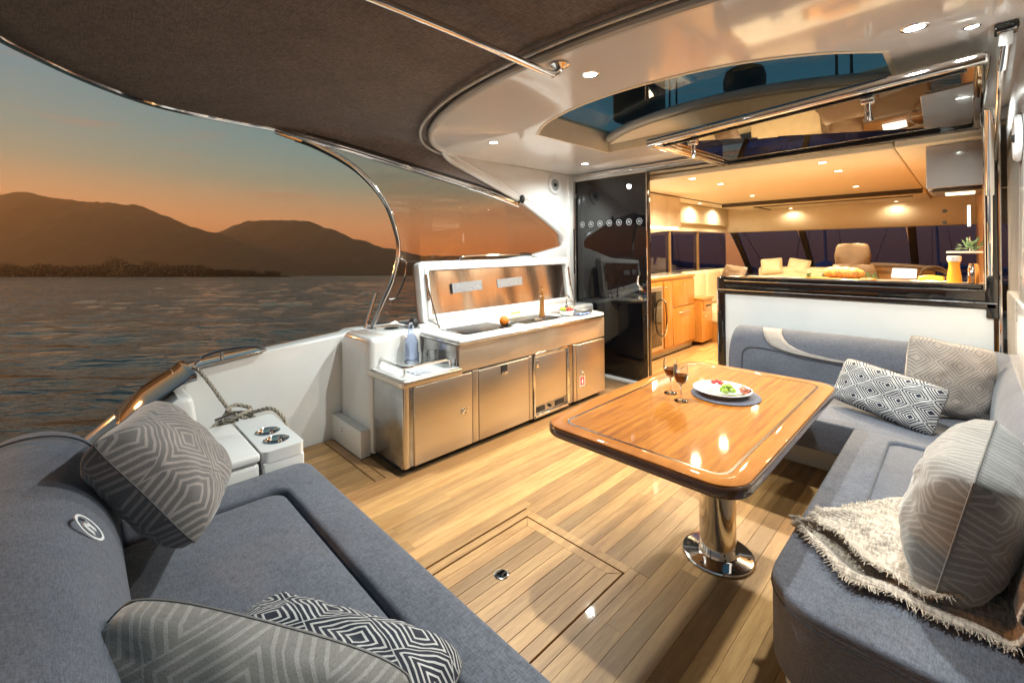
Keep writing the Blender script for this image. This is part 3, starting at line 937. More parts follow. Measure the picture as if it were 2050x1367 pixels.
# ------------------------------------------------------------------ awning
aw = thing('awning', (CX, .6, 2.45), 'dark brown canvas awning stretched over the cockpit on stainless rails', 'awning')
hrail = [(-3.47, 3.50, 2.02), (-3.49, 2.96, 2.135), (-3.50, 2.30, 2.235), (-3.50, 1.58, 2.34), (-3.50, 1.07, 2.395), (-3.49, .84, 2.40), (-3.46, .56, 2.40), (-3.36, .30, 2.395), (-3.16, .08, 2.39), (-2.92, -.10, 2.385), (-2.6, -.28, 2.38), (-2.1, -.45, 2.38)]
outer = catmull([Vector(p) for p in hrail] + [Vector((CX, -.55, 2.38))] + [Vector((2 * CX - p[0], p[1], p[2])) for p in reversed(hrail)], 6)
N = len(outer)
# inner boundary: hardtop rim, resampled to the same count
inner_src = [Vector((p.x, p.y, 2.452)) for p in edge]
low2 = [Vector((-3.455, 3.45, 2.075)), Vector((-3.455, 3.0, 2.23)), Vector((-3.445, 2.62, 2.36))]
inner_src = low2 + inner_src[2:-2] + [Vector((2 * CX - p.x, p.y, p.z)) for p in reversed(low2)]
def resample(P, n):
    L = [0]
    for a, c in zip(P, P[1:]):
        L.append(L[-1] + (c - a).length)
    out = []
    j = 0
    for i in range(n):
        s = L[-1] * i / (n - 1)
        while j < len(P) - 2 and L[j + 1] < s: j += 1
        t = (s - L[j]) / max(1e-9, L[j + 1] - L[j])
        out.append(P[j].lerp(P[j + 1], t))
    return out
oi_, ii_ = resample(outer, 120), resample(inner_src, 120)
def aws(u, v):
    k = u * 119
    i = min(118, int(k))
    a = oi_[i].lerp(oi_[i + 1], k - i)
    c = ii_[i].lerp(ii_[i + 1], k - i)
    p = a.lerp(c, v)
    p.z += .05 * math.sin(math.pi * v) + .006 * noise.noise((p.x * 2, p.y * 2, 0))
    return p
b = MB()
b.grid(aws, 119, 16)
o = b.build('canvas', 'awning', aw, angle=80)
o.modifiers.new('thickness', 'SOLIDIFY').thickness = .004
MB().tube(outer, .019, 10).build('outer_rail', 'chrome', aw)
MB().tube([p + Vector((0, 0, .03)) for p in outer], .014, 8).build('canvas_hem', 'blackmatt', aw)
for vv in (.36,):
    MB().tube([aws(u / 60, vv) - Vector((0, 0, .001)) for u in range(2, 30)], .0022, 5).build('seam', 'fabricdk', aw)
arm = catmull([(CX - .02, -.5, 2.36), (CX - .01, .4, 2.365), (CX, 1.1, 2.362), (CX, 1.60, 2.352), (CX + .0, 1.66, 2.358), (CX + .0, 1.70, 2.385), (CX, 1.715, 2.412)], 6)
am = MB().tube(arm, .017, 12).build('centre_arm', 'chrome', aw)
MB().lathe([(0, 0), (.046, 0), (.048, .006), (.03, .016), (.018, .022)], (CX, 1.715, 2.419), 24, (0, 0, -1), False).build('arm_socket', 'chrome', am)
# small triangular glass infill / strut where arch rail leaves the awning rail
MB().tube([(-3.49, 1.02, 2.375), (-3.49, 1.2, 2.34)], .014, 8).build('rail_clamp', 'chrome', aw)

# ------------------------------------------------------------------ starboard wall and lift up window
sw2 = thing('starboard_wing', (.26, 3.5, .7), 'white curved starboard wall at the right edge beside the window frame', 'wall')
MB().prism([(2.45, 2.425), (2.6, 2.2), (2.75, 1.5), (2.8, .62), (4.42, .62), (4.42, 2.425)], .20, .34, 'x').build('upper_panel', 'gelcoat', sw2, bevel=.03, segs=4)
MB().prism([(2.74, 1.20), (2.79, .62), (4.30, .62), (4.30, 1.20)], .19, .206, 'x').build('lower_panel', 'gelcoat', sw2, bevel=.006)
lw = thing('lift_up_window', (-.75, 3.6, 2.27), 'smoked glass hatch window in a polished frame, swung up under the hardtop', 'window')
A, B_, C_, D_ = Vector((-1.60, 2.95, 2.258)), Vector((.085, 2.86, 2.325)), Vector((.085, 4.34, 2.30)), Vector((-1.60, 4.34, 2.285))
def bar(p, q, w, h, name, mat, par):
    d = (q - p)
    L = d.length
    M_ = frame((p + q) / 2, d, Vector((0, 0, 1)).cross(d))
    return MB().box(-L / 2, L / 2, -w / 2, w / 2, -h / 2, h / 2).xf(M_).build(name, mat, par, bevel=min(w, h) * .3, segs=3)
bar(A, B_, .055, .05, 'frame_rail', 'chrome', lw)
bar(D_, C_, .06, .045, 'frame_rail', 'blackgloss', lw)
bar(A + Vector((.02, .03, 0)), D_ + Vector((.02, -.03, 0)), .05, .045, 'frame_stile', 'chrome', lw)
bar(B_ + Vector((-.02, .03, 0)), C_ + Vector((-.02, -.03, 0)), .05, .045, 'frame_stile', 'blackgloss', lw)
bar(A + Vector((.07, .10, -.012)), B_ + Vector((-.07, .10, -.012)), .02, .02, 'inner_bead', 'blackgloss', lw)
bar(A + Vector((.075, .1, -.015)), D_ + Vector((.075, -.05, -.015)), .02, .02, 'inner_bead', 'chrome', lw)
q = [A + Vector((.02, .02, .004)), B_ + Vector((-.02, .02, .004)), C_ + Vector((-.02, -.02, .004)), D_ + Vector((.02, -.02, .004))]
MB().add(q + [p + Vector((0, 0, .006)) for p in q], [(0, 1, 2, 3), (7, 6, 5, 4), (0, 4, 5, 1), (1, 5, 6, 2), (2, 6, 7, 3), (3, 7, 4, 0)]).build('pane', 'liftpane', lw, smooth=False)
for tt in (.17, .74):
    p = A.lerp(B_, tt) + Vector((0, .12, -.035))
    l_ = MB().box(p.x - .03, p.x + .03, p.y - .025, p.y + .03, p.z - .02, p.z + .03).build('latch', 'chrome', lw, bevel=.008)
    MB().tube([p + Vector((0, 0, -.01)), p + Vector((.0, .01, -.05)), p + Vector((.005, .012, -.11))], [.015, .014, .018], 12).build('latch_lever', 'chrome', l_)
MB().tube([(.10, 3.55, 2.24), (.118, 4.30, 1.30)], .012, 10).build('gas_strut', 'chrome', lw)
MB().tube([(.10, 3.55, 2.24), (.109, 3.9, 1.80)], .019, 12).build('gas_strut_barrel', 'chrome', lw)
MB().ball((.118, 4.31, 1.28), .02).build('strut_end', 'blackmatt', lw)
bar(Vector((.12, 2.9, 2.30)), Vector((.14, 4.3, 2.05)), .02, .03, 'side_arm', 'chrome', lw)
hp = thing('hanger_post', (.13, 2.78, 2.42), 'short polished post holding the lifted window to the hardtop', 'bracket')
MB().box(.095, .165, 2.74, 2.82, 2.385, 2.42).build('socket', 'blackgloss', hp, bevel=.008)
MB().tube([(.13, 2.78, 2.39), (.128, 2.80, 2.34)], .021, 12).build('sleeve', 'gelcoat', hp)
MB().tube([(.128, 2.80, 2.345), (.118, 2.85, 2.25)], .014, 12).build('rod', 'chrome', hp)

# ------------------------------------------------------------------ speakers and downlights
def speaker(loc, nrm, label):
    t = thing('speaker', loc, label, 'speaker', 'round loudspeakers on the cockpit walls')
    MB().lathe([(0, 0), (.112, 0), (.115, .012), (.104, .024), (.078, .022), (.072, .012)], loc, 36, nrm, False).build('ring', 'speaker', t)
    MB().lathe([(.072, .012), (.055, .006), (.025, .008), (0, .010)], loc, 30, nrm, False).build('cone', 'speakercone', t)
    MB().ball(Vector(loc) + Vector(nrm).normalized() * .014, .022, 12).build('dome', 'blackmatt', t)
speaker((-3.418, 4.06, 2.27), (1, 0, 0), 'round white loudspeaker on the white side wing beside the glass door')
speaker((.197, 3.3, 2.02), (-1, 0, 0), 'round white loudspeaker on the wall at the right edge')
LT = {}
def downlight(x, y, z, label, power, warm=False, r=.042, group='cockpit downlights'):
    key = ('w' if warm else 'c', r)
    t = thing('downlight', (x, y, z), label, 'light', group)
    if key not in LT:
        LT[key] = (MB().lathe([(r * .80, -.002), (r * .85, -.005), (r, -.005), (r * 1.12, -.0015), (r * 1.12, .01)], n=32, caps=False).mesh('trim'),
                   MB().lathe([(0, -.0025), (r * .80, -.0025), (r * .80, .0)], n=28, caps=False).mesh('lens'))
    link('trim', LT[key][0], 'chrome', t, True)
    link('lens', LT[key][1], 'ledwarm' if warm else 'led', t, True)
    lamp('lamp', 'SPOT', (0, 0, -.02), power, (1.0, .79, .50) if warm else (.93, 1.0, .97), t, size=.035, spot=165, blend=.7)
PC = 155
downlight(-1.37, 1.93, ZH, 'bright downlight just right of the awning arm socket', PC)
downlight(-2.80, 2.53, ZH, 'bright downlight above the left end of the barbecue', PC)
downlight(-.14, 2.53, ZH, 'bright downlight at the top right of the hardtop', PC)
downlight(-2.85, 3.9, ZH, 'downlight in the hardtop corner above the glass door', PC * .45)
downlight(.03, 2.70, ZH, 'small dim downlight beside the hanger post', 6, r=.025)
downlight(.0, 3.95, ZH, 'downlight above the window frame at the right', PC)
# ------------------------------------------------------------------ bulwark, coaming, stern corner
bw_ = thing('bulwark', (-3.6, .9, 0), 'white gelcoat bulwark along the water side of the cockpit', 'wall')
MB().prism([(0.0, -.05), (0.0, .40), (.25, .60), (.42, .715), (.60, .745), (.93, .785), (1.55, .83), (1.60, .85), (4.4, .85), (4.4, -.05)], -3.72, -3.57, 'x').build('side', 'gelcoat', bw_, bevel=.02, segs=3)
cp = thing('coaming_pillar', (-3.3, 1.6, 0), 'white rounded coaming end standing between bulwark and barbecue cabinet', 'coaming')
MB().prism([(-3.57, .0), (-3.04, .0), (-3.04, .86), (-3.12, .86), (-3.48, .86), (-3.57, .80)], 1.512, 1.70, 'y').build('end_panel', 'gelcoat', cp, bevel=.04, segs=5)
MB().box(-3.569, -3.10, 1.69, 4.39, .30, .855).build('ledge', 'gelcoat', cp, bevel=.03, segs=4)
MB().box(-3.568, -3.06, 1.437, 1.515, .0, .20).build('foot_block', 'gelcoat', cp, bevel=.006)
f_ = MB().lathe([(0, .004), (.006, .004), (.012, .008), (.017, .004), (.018, 0)], (-3.384, 1.436, .125), 20, (0, -1, 0), False).build('drain', 'chrome', cp)
MB().lathe([(.0, 0), (.055, 0), (.06, .003), (.052, .004)], (-3.36, 1.86, .856), 26, caps=False).build('cup_well', 'blackgloss', cp)
# stern corner block
sc_ = thing('stern_corner', (-3.3, .3, 0), 'white moulded stern corner behind the diamond cushion', 'coaming')
MB().prism([(0.05, 0), (.05, .40), (.22, .54), (.40, .66), (.47, .655), (.56, .0)], -3.565, -3.18, 'x').build('block', 'gelcoat', sc_, bevel=.03, segs=4)
# stainless fairlead on the bulwark
fa = thing('fairlead', (-3.64, .6, .74), 'polished stainless fairlead on the bulwark beside the mooring rope', 'fairlead')
MB().prism([(.14, .515), (.16, .55), (.27, .645), (.44, .745), (.47, .775), (.50, .775), (.50, .735), (.42, .722), (.25, .608)], -3.725, -3.24, 'x').build('stern_cover', 'darkchrome', fa, bevel=.012, segs=3)
MB().prism([(.42, .722), (.60, .752), (.96, .793), (.96, .803), (.60, .765), (.42, .735)], -3.715, -3.53, 'x').build('plate', 'chrome', fa, bevel=.003)
MB().tube(catmull([(-3.56, .955, .803), (-3.57, .90, .825), (-3.58, .80, .835), (-3.585, .68, .83), (-3.585, .60, .812), (-3.585, .575, .800)], 6), .017, 12, flat=.6).build('bar', 'chrome', fa)
MB().tube([(-3.58, .69, .765), (-3.58, .69, .828)], .011, 12).build('bar_post', 'chrome', fa)
MB().tube(catmull([(-3.50, .50, .70), (-3.495, .515, .76), (-3.50, .535, .79), (-3.51, .56, .80)], 5), .010, 10).build('horn', 'chrome', fa)
# cleat and mooring rope
ct = thing('cleat', (-3.22, .69, .38), 'stainless cleat hidden under the tied mooring rope', 'cleat')
MB().box(-3.28, -3.16, .60, .78, .36, .385).build('base', 'chrome', ct, bevel=.01)
MB().tube([(-3.22, .58, .475), (-3.22, .69, .49), (-3.22, .80, .475)], [.010, .016, .010], 12).build('horns', 'chrome', ct)
MB().tube([(-3.22, .69, .38), (-3.22, .69, .49)], .02, 12).build('stem', 'chrome', ct)
b = MB()
def rope(pts, r=.0108):
    P = resample(catmull([Vector(p) for p in pts], 10), max(20, int(40 * sum((Vector(a) - Vector(c)).length for a, c in zip(pts, pts[1:])) / .4)))
    for s in range(3):          # three laid strands
        q = []
        for i, p in enumerate(P):
            t = (P[min(i + 1, len(P) - 1)] - P[max(i - 1, 0)]).normalized()
            u = t.cross(Vector((.3, .2, 1))).normalized()
            w = t.cross(u)
            a = i * .75 + s * 2.094
            q.append(p + (u * math.cos(a) + w * math.sin(a)) * r * .55)
        b.tube(q, r * .62, 6)
rope([(-3.56, .50, .72), (-3.50, .53, .755), (-3.42, .57, .70), (-3.30, .64, .56), (-3.24, .67, .50)])
rope([(-3.24, .67, .50), (-3.18, .72, .47), (-3.2, .79, .44), (-3.28, .76, .45), (-3.27, .66, .49), (-3.20, .62, .46), (-3.17, .70, .49), (-3.22, .78, .50), (-3.27, .70, .53), (-3.21, .64, .52)])
rope([(-3.27, .70, .43), (-3.24, .60, .42), (-3.16, .56, .42), (-3.14, .66, .45), (-3.17, .76, .43), (-3.24, .78, .41)])
rope([(-3.2, .74, .47), (-3.14, .80, .50), (-3.07, .86, .515), (-3.0, .90, .47), (-2.97, .92, .40), (-2.96, .93, .3)])
rope([(-3.24, .66, .46), (-3.22, .58, .44), (-3.18, .51, .38), (-3.16, .47, .34)], .015)
rope([(-3.22, .76, .47), (-3.12, .78, .46), (-3.05, .80, .43), (-2.97, .80, .36), (-2.94, .80, .28)])
tag(b.build('mooring_rope', 'rope'), 'grey laid mooring rope knotted on the cleat and led through the fairlead', 'rope')
MB_cleatblock = MB().box(-3.40, -2.90, .50, .95, 0, .36).build('step', 'gelcoat', cp, bevel=.03, segs=3)
# cup holder console
cc = thing('cup_holder_console', (-2.6, .55, 0), 'white moulded console with two steel cup holders beside the aft sofa', 'console')
MB().box(-2.86, -2.335, .10, .60, 0, .505).build('body', 'gelcoat', cc, bevel=.02, segs=3)
MB().box(-2.88, -2.330, .10, .603, .512, .552).build('lid', 'gelcoat', cc, bevel=.014, segs=3)
MB().box(-2.875, -2.33, .612, .80, 0, .50).build('holder_block', 'gelcoat', cc, bevel=.01, segs=3)
bm_obj('holder_top', fill(rrect(-2.877, -2.328, .61, .802, .03), [[(cx_ + .056 * math.cos(2 * math.pi * k / 36), .706 + .056 * math.sin(2 * math.pi * k / 36)) for k in range(36)] for cx_ in (-2.60, -2.455)], .496, .551), 'gelcoat', cc)
for cx_ in (-2.60, -2.455):
    MB().lathe([(0, -.05), (.044, -.05), (.050, -.002), (.054, .003), (.060, .002), (.060, 0)], (cx_ + .0, .706, .5505 + .001), 36, caps=False).build('cup_holder', 'chrome', cc)

# ------------------------------------------------------------------ barbecue cabinet
XG = -2.616
bb = thing('barbecue_cabinet', (-2.85, 2.7, 0), 'stainless barbecue cabinet with white worktop and raised lid', 'cabinet')
MB().box(-3.09, XG - .012, 1.53, 1.99, .035, .585).build('carcass', 'steelside', bb, bevel=.012, segs=3)
MB().box(-3.09, XG - .012, 1.985, 3.885, .035, .80).build('carcass', 'steelside', bb, bevel=.012, segs=3)
MB().box(-3.09, XG - .06, 1.55, 3.87, .0, .036).build('kick', 'blackmatt', bb)
MB().prism(rrect(-3.10, XG + .012, 1.508, 2.02, [.01, .05, .0, .0]), .585, .632).build('lower_worktop_edge', 'steel', bb, bevel=.012, segs=3)
MB().prism(rrect(-3.09, XG - .006, 1.525, 2.02, [.01, .05, .0, .0]), .630, .640).build('lower_worktop', 'counter', bb, bevel=.004)
MB().box(XG - .02, XG, 2.0, 3.885, .595, .80).build('upper_front', 'champagne', bb, bevel=.008, segs=3)
MB().prism([(2.0, .64), (2.0, .595), (1.60, .595), (1.60, .588), (3.885, .588), (3.885, .60), (2.03, .60), (2.03, .66)], XG - .016, XG - .004, 'x')
poly = [(XG + .035, 2.03), (XG + .035, 3.82), (XG - .01, 3.89), (-3.20, 4.12), (-3.24, 4.12), (-3.24, 1.975), (XG - .02, 1.975), (XG + .02, 1.99)]
MB().prism(poly, .80, .845).build('worktop', 'counter', bb, bevel=.016, segs=4)
MB().prism([(p[0] + (.004 if p[0] > -2.7 else 0), p[1] - (.004 if p[1] < 2.1 else 0)) for p in poly], .808, .826).build('worktop_bead', 'chrome', bb, bevel=.006, segs=3)
# rounded left front post, doors
MB().lathe([(.03, .04), (.03, .583)], (XG - .035, 1.56, 0), 20).build('corner_post', 'steel', bb)
def door(y0, y1, z0=.04, z1=.578, mat='steel', name='door', lab=None, x=XG):
    o = MB().box(x - .016, x, y0, y1, z0, z1).build(name, mat, bb, bevel=.006, segs=3)
    if lab: o['label'] = lab
    return o
d1 = door(1.612, 2.118, lab='left stainless cupboard door with a round lock')
d2 = door(2.186, 2.742, lab='stainless drawer fridge door with a small pull slot')
d4 = door(3.412, 3.882, lab='right stainless cupboard door with lock and red sticker')
for y0, y1 in ((2.124, 2.180), (2.748, 2.79), (3.365, 3.406)):
    MB().box(XG - .014, XG - .003, y0, y1, .04, .585).build('mullion', 'steel', bb, bevel=.004)
def lock(y, z, par):
    MB().lathe([(0, 0), (.031, 0), (.031, .005), (.024, .011), (.012, .010), (.010, .003), (0, .003)], (XG, y, z), 28, (1, 0, 0), False).build('lock', 'chrome', par)
lock(2.041, .299, d1)
lock(3.49, .287, d4)
p_ = MB().box(XG - .004, XG + .006, 2.415, 2.485, .50, .572).build('pull', 'blackmatt', d2, bevel=.004)
MB().box(XG + .004, XG + .012, 2.418, 2.482, .498, .516).build('pull_lip', 'chrome', p_, bevel=.004)
s_ = MB().box(XG, XG + .001, 3.452, 3.535, .168, .262).build('sticker', 'logo', d4)
MB().box(XG + .001, XG + .002, 3.462, 3.525, .178, .252).build('sticker_red', 'redprint', s_)
MB().prism(rrect(3.482, 3.505, .19, .232, .008), XG + .002, XG + .003, 'x').build('sticker_symbol', 'logo', s_)
MB().box(XG + .002, XG + .003, 3.488, 3.499, .232, .243).build('sticker_symbol', 'logo', s_)
# ice maker
im = MB().box(XG - .02, XG + .004, 2.80, 2.822, .035, .60).box(XG - .02, XG + .004, 2.80, 3.29, .575, .60).box(XG - .02, XG + .004, 3.262, 3.29, .035, .60).box(XG - .02, XG + .004, 2.80, 3.29, .035, .058).build('ice_maker_frame', 'chrome', bb, bevel=.004)
MB().box(XG - .014, XG - .004, 2.83, 3.252, .135, .565).build('ice_maker_door', 'steel', im, bevel=.006)
MB().box(XG - .02, XG - .014, 2.822, 3.262, .058, .135).build('vent_panel', 'steelside', im)
for y0, y1 in ((2.84, 2.955), (3.09, 3.23)):
    MB().box(XG - .016, XG - .010, y0, y1, .072, .122).build('vent', 'blackmatt', im, bevel=.003)
MB().lathe([(0, 0), (.014, 0), (.012, .016), (0, .018)], (XG - .012, 3.02, .097), 16, (1, 0, 0), False).build('knob', 'blackmatt', im)
MB().box(XG - .004, XG + .004, 2.835, 2.865, .47, .53).build('hinge', 'chrome', im, bevel=.003)
MB().box(XG - .05, XG - .03, 3.295, 3.36, .05, .58).build('gap', 'darkgap', bb)
# hotplates
for y0, y1 in ((2.13, 2.66), (2.80, 3.33)):
    h_ = MB().prism(rrect(-3.06, -2.70, y0, y1, .03), .8445, .8495).build('hotplate', 'blackgloss', bb, bevel=.002)
    MB().prism(rrect(-3.02, -2.74, y0 + .035, y1 - .035, .02), .849, .8515).build('hotplate_rim', plain('griddle', (.05, .05, .055), .35, metal=.7), h_, bevel=.001)
MB().prism(rrect(-3.06, -2.74, 3.46, 3.82, .03), .8445, .847).build('sink', 'steel', bb, bevel=.001)
tp = MB().tube(catmull([(-3.1, 3.86, .845), (-3.1, 3.86, .95), (-3.08, 3.84, .985), (-3.02, 3.80, .99), (-2.99, 3.78, .965)], 6), .010, 10).build('tap', 'chrome', bb)
MB().lathe([(.022, 0), (.02, .03), (.012, .04)], (-3.1, 3.86, .845), 16).build('tap_base', 'chrome', tp)
# lid
ld = MB().add([], [])
def lidpt(y, h, d=0):
    t = R(8)
    return (-3.215 - math.sin(t) * h + d * math.cos(t), y, .875 + math.cos(t) * h + d * math.sin(t))
ring_o = rrect(2.06, 4.12, .0, .535, .05)
ring_i = rrect(2.15, 4.035, .075, .455, .015)
def lidring(o_, i_, d0, d1):
    b = MB()
    # match counts: both from rrect with equal n
    n = len(o_)
    vs = [lidpt(p[0], p[1], d0) for p in o_] + [lidpt(p[0], p[1], d1) for p in o_] + [lidpt(p[0], p[1], d1) for p in i_] + [lidpt(p[0], p[1], d0) for p in i_]
    fs = []
    for a in range(4):
        c = (a + 1) % 4
        for k in range(n):
            l = (k + 1) % n
            fs.append((a * n + k, a * n + l, c * n + l, c * n + k))
    b.add(vs, fs)
    return b
lo_ = lidring(ring_o, ring_i, -.05, .035).build('lid_frame', 'counter', bb, bevel=.012, segs=3)
lidring(rrect(2.11, 4.075, .035, .495, .03), rrect(2.15, 4.035, .075, .455, .015), .033, .046).build('lid_step', 'counter', lo_, bevel=.005)
b = MB()
n = len(ring_o)
b.add([lidpt(p[0], p[1], -.055) for p in ring_o] + [lidpt(p[0], p[1], -.068) for p in ring_o], [tuple(range(n)), tuple(range(2 * n - 1, n - 1, -1))] + [(k, (k + 1) % n, n + (k + 1) % n, n + k) for k in range(n)])
b.build('lid_skin', 'steelside', lo_, bevel=.006)
b = MB()
def lin(u, v):
    y = 2.152 + u * 1.88
    return Vector(lidpt(y, .077 + v * .376, .012 + .006 * math.sin(y * 7) + .004 * math.sin(y * 17 + v)))
b.grid(lin, 60, 6)
b.build('lining', 'lining', lo_, angle=180)
for y0, y1, z0, z1 in ((2.40, 2.75, .24, .33), (2.95, 3.30, .25, .335)):
    b = MB()
    b.prism([(y0, z0), (y1, z0 + .012), (y1, z1 + .012), (y0, z1)], .022, .026, 'x')
    b.v = [Vector(lidpt(v.y, v.z, v.x)) for v in b.v]
    b.build('plate', plain('grey_label_plate', (.30, .30, .31), .6, var=.2, vscale=60, metal=.3), lo_)
for y in (2.30, 3.0, 3.75):
    MB().lathe([(0, 0), (.007, 0), (.006, .004), (0, .005)], lidpt(y, .475, .046), 10, (1, 0, .1), False).build('screw', 'chrome', lo_)
for y, s in ((2.105, 1), (4.07, -1)):
    MB().tube([lidpt(y + .012 * s, .34, .05), (-3.10, y + .05 * s, .86)], .006, 8).build('lid_strut', 'chrome', lo_)
    MB().tube([lidpt(y + .012 * s, .42, .05), lidpt(y + .014 * s, .2, .052)], .011, 8).build('strut_barrel', 'chrome', lo_)
    MB().tube(catmull([lidpt(y, .04, .02), (-3.16, y + .02 * s, .90), (-3.12, y + .06 * s, .87), (-3.11, y + .07 * s, .846)], 5), .008, 8).build('hinge_arm', 'chrome', lo_)
hl = [lidpt(2.55, .53, -.05), lidpt(2.60, .565, -.075), lidpt(2.68, .585, -.085), lidpt(3.1, .592, -.09), lidpt(3.55, .585, -.085), lidpt(3.63, .565, -.075), lidpt(3.68, .53, -.05)]
MB().tube(catmull([Vector(p) for p in hl], 6), .013, 10).build('lid_rail', 'chrome', lo_)
MB().box(-3.235, -3.17, 2.02, 4.10, .845, .885).build('backsplash', 'counter', bb, bevel=.012)
MB().prism(rrect(2.72, 2.85, 0, .02, .004), -.0005, .0005, 'x').xf(Matrix.Translation((-3.168, .35, .858))).build('sticker', 'yellowprint', bb)
# the black fitting at the lid's left
MB().ball((-3.24, 2.0, .90), .045, 14, (1, 1, .9)).build('pivot', 'blackmatt', bb)
MB().tube([(-3.28, 1.98, .88), (-3.30, 1.86, .91), (-3.36, 1.72, .905)], [.014, .016, .008], 8).build('pivot_lever', 'chrome', bb)
# fiddle rail
rl = [(-3.08, 1.60, .64), (-3.08, 1.60, .675), (-3.06, 1.595, .70), (-2.75, 1.575, .70), (-2.69, 1.59, .70), (-2.67, 1.64, .70), (-2.665, 1.90, .70), (-2.668, 1.945, .69), (-2.67, 1.955, .66), (-2.67, 1.957, .64)]
MB().tube(catmull([Vector(p) for p in rl], 5), .0105, 10).build('fiddle_rail', 'chrome', bb)
MB().tube([(-2.70, 1.588, .64), (-2.70, 1.588, .70)], .009, 10).build('rail_post', 'chrome', bb)

# things on the cabinet
MT['bottleglass'] = solid_glass('blue_bottle_glass', (.74, .80, .95), .03)
MT['clear'] = solid_glass('clear_glass', (.96, .97, .98), 0)
t = thing('glass_bottle', (-2.99, 1.82, .641), 'bluish glass water bottle standing inside the fiddle rail', 'bottle')
MB().lathe([(.0, .002), (.048, .0), (.054, .008), (.055, .05), (.054, .15), (.05, .175), (.034, .21), (.022, .232), (.019, .262), (.023, .264), (.023, .285), (.018, .287), (.017, .262), (.02, .232), (.032, .208), (.048, .172), (.051, .15), (.051, .02), (.0, .014)], (-2.99, 1.82, .641), 32, caps=False).build('body', 'bottleglass', t)
MB().ball((-2.99, 1.82, .936), .016, 12).build('stopper', 'bottleglass', t)
for (x_, y_, lab) in ((-2.89, 1.86, 'clear tumbler nearest the bottle on the low worktop'), (-2.90, 1.945, 'clear tumbler beside the cabinet step on the low worktop')):
    o = MB().lathe([(0, .004), (.030, .0), (.033, .004), (.039, .088), (.037, .089), (.031, .014), (0, .012)], (x_, y_, .641), 28, caps=False).build('tumbler', 'clear')
    tag(o, lab, 'glass', 'tumblers on the low worktop')
tag(MB().ball((-2.79, 2.62, .889), .043, 24).build('orange', plain('orange_peel', (.72, .19, .01), .42, var=.08, bump=.35, bscale=160)), 'whole orange on the white worktop', 'orange')
t = thing('spatula', (-2.74, 2.70, .86), 'black spatula lying between the two hotplates', 'spatula')
MB().tube([(-2.73, 2.60, .864), (-2.74, 2.68, .866)], [.016, .021], 12, flat=.6).build('grip', 'blackmatt', t)
MB().tube([(-2.74, 2.68, .866), (-2.77, 2.98, .862)], .008, 8).build('shaft', 'blackmatt', t)
MB().prism(rrect(-.035, .035, 0, .11, .01), 0, .003).xf(frame((-2.775, 2.97, .855), (1, .1, 0), (-.1, 1, 0))).build('blade', 'steel', t)
o = MB().lathe([(.0, 0), (.030, 0), (.031, .012), (.027, .05), (.023, .10), (.021, .14), (.025, .19), (.028, .205), (.023, .212), (.026, .225), (.028, .25), (.020, .27), (.008, .276), (.008, .283), (.013, .290), (.010, .303), (0, .306)], (-2.87, 3.20, .846), 28, caps=False).build('pepper_mill', wood('mill_wood', (.22, .08, .015), (.42, .19, .05), rough=.25, coat=.6, axis=2, shift=False, pvar=0))
tag(o, 'tall turned wooden pepper mill on the worktop', 'pepper mill')
t = tag(MB().lathe([(0, .004), (.05, .0), (.055, .004), (.085, .052), (.088, .056), (.084, .054), (.05, .01), (0, .008)], (-2.74, 3.43, .848), 28, caps=False).build('fruit_bowl', 'chrome'), 'small shiny bowl of fruit at the right end of the worktop', 'bowl')
for (dx, dy, r_, c_, nm, lab) in ((-.03, -.03, .032, (.45, .55, .05), 'lime', 'green lime in the shiny bowl'), (.03, .0, .034, (.62, .03, .02), 'tomato', 'red tomato in the shiny bowl'), (-.005, .045, .033, (.8, .42, .03), 'lemon', 'yellow orange fruit in the shiny bowl')):
    tag(MB().ball((-2.74 + dx, 3.43 + dy, .905), r_, 16, (1, 1, .92)).build(nm, plain(nm + '_skin', c_, .3, var=.1, coat=.3)), lab, 'fruit')
b = MB()
b.grid(lambda u, v: Vector((-2.62 - .10 * u, 3.48 + .2 * v + .02 * math.sin(5 * u), .852 + .012 * math.sin(9 * v + 4 * u) ** 2)), 12, 14)
tag(b.build('napkin', weave('blue_napkin', (.16, .22, .38), scale=200), angle=180), 'folded blue cloth napkin beside the fruit bowl', 'napkin')
tag(MB().tube([(-2.70, 3.62, .862), (-2.68, 3.74, .872)], [.008, .018], 10).build('whisk_brush', 'blackmatt'), 'short black basting brush beside the tap', 'brush')
b = MB()
b.grid(lambda u, v: Vector((-2.80 + .16 * u, 1.66 + .12 * v, .6415 + .006 * math.sin(8 * u + 3 * v) ** 2)), 12, 8)
tag(b.build('tea_towel', weave('striped_towel', (.55, .58, .66), scale=180), angle=180), 'thin folded pale blue cloth under the fiddle rail', 'cloth')

# ------------------------------------------------------------------ table and what stands on it
tb = thing('table', (-.857, 2.225, 0), 'varnished wooden cockpit table on a polished steel pedestal', 'table')
TX0, TX1, TY0, TY1, TZ = -1.372, -.503, 1.50, 3.085, .71
MB().prism(rrect(TX0, TX1, TY0, TY1, .115, 10), TZ - .047, TZ - .002).build('edge', 'tableedge', tb, bevel=.012, segs=4, bangle=60)
o_, i_ = rrect(TX0 + .006, TX1 - .006, TY0 + .006, TY1 - .006, .11, 10), rrect(TX0 + .075, TX1 - .075, TY0 + .075, TY1 - .075, .06, 10)
def ringmesh(o, i, z0, z1):
    n = len(o)
    b = MB()
    vs = [(*p, z0) for p in o] + [(*p, z1) for p in o] + [(*p, z1) for p in i] + [(*p, z0) for p in i]
    b.add(vs, [(a * n + k, a * n + (k + 1) % n, ((a + 1) % 4) * n + (k + 1) % n, ((a + 1) % 4) * n + k) for a in range(4) for k in range(n)])
    return b
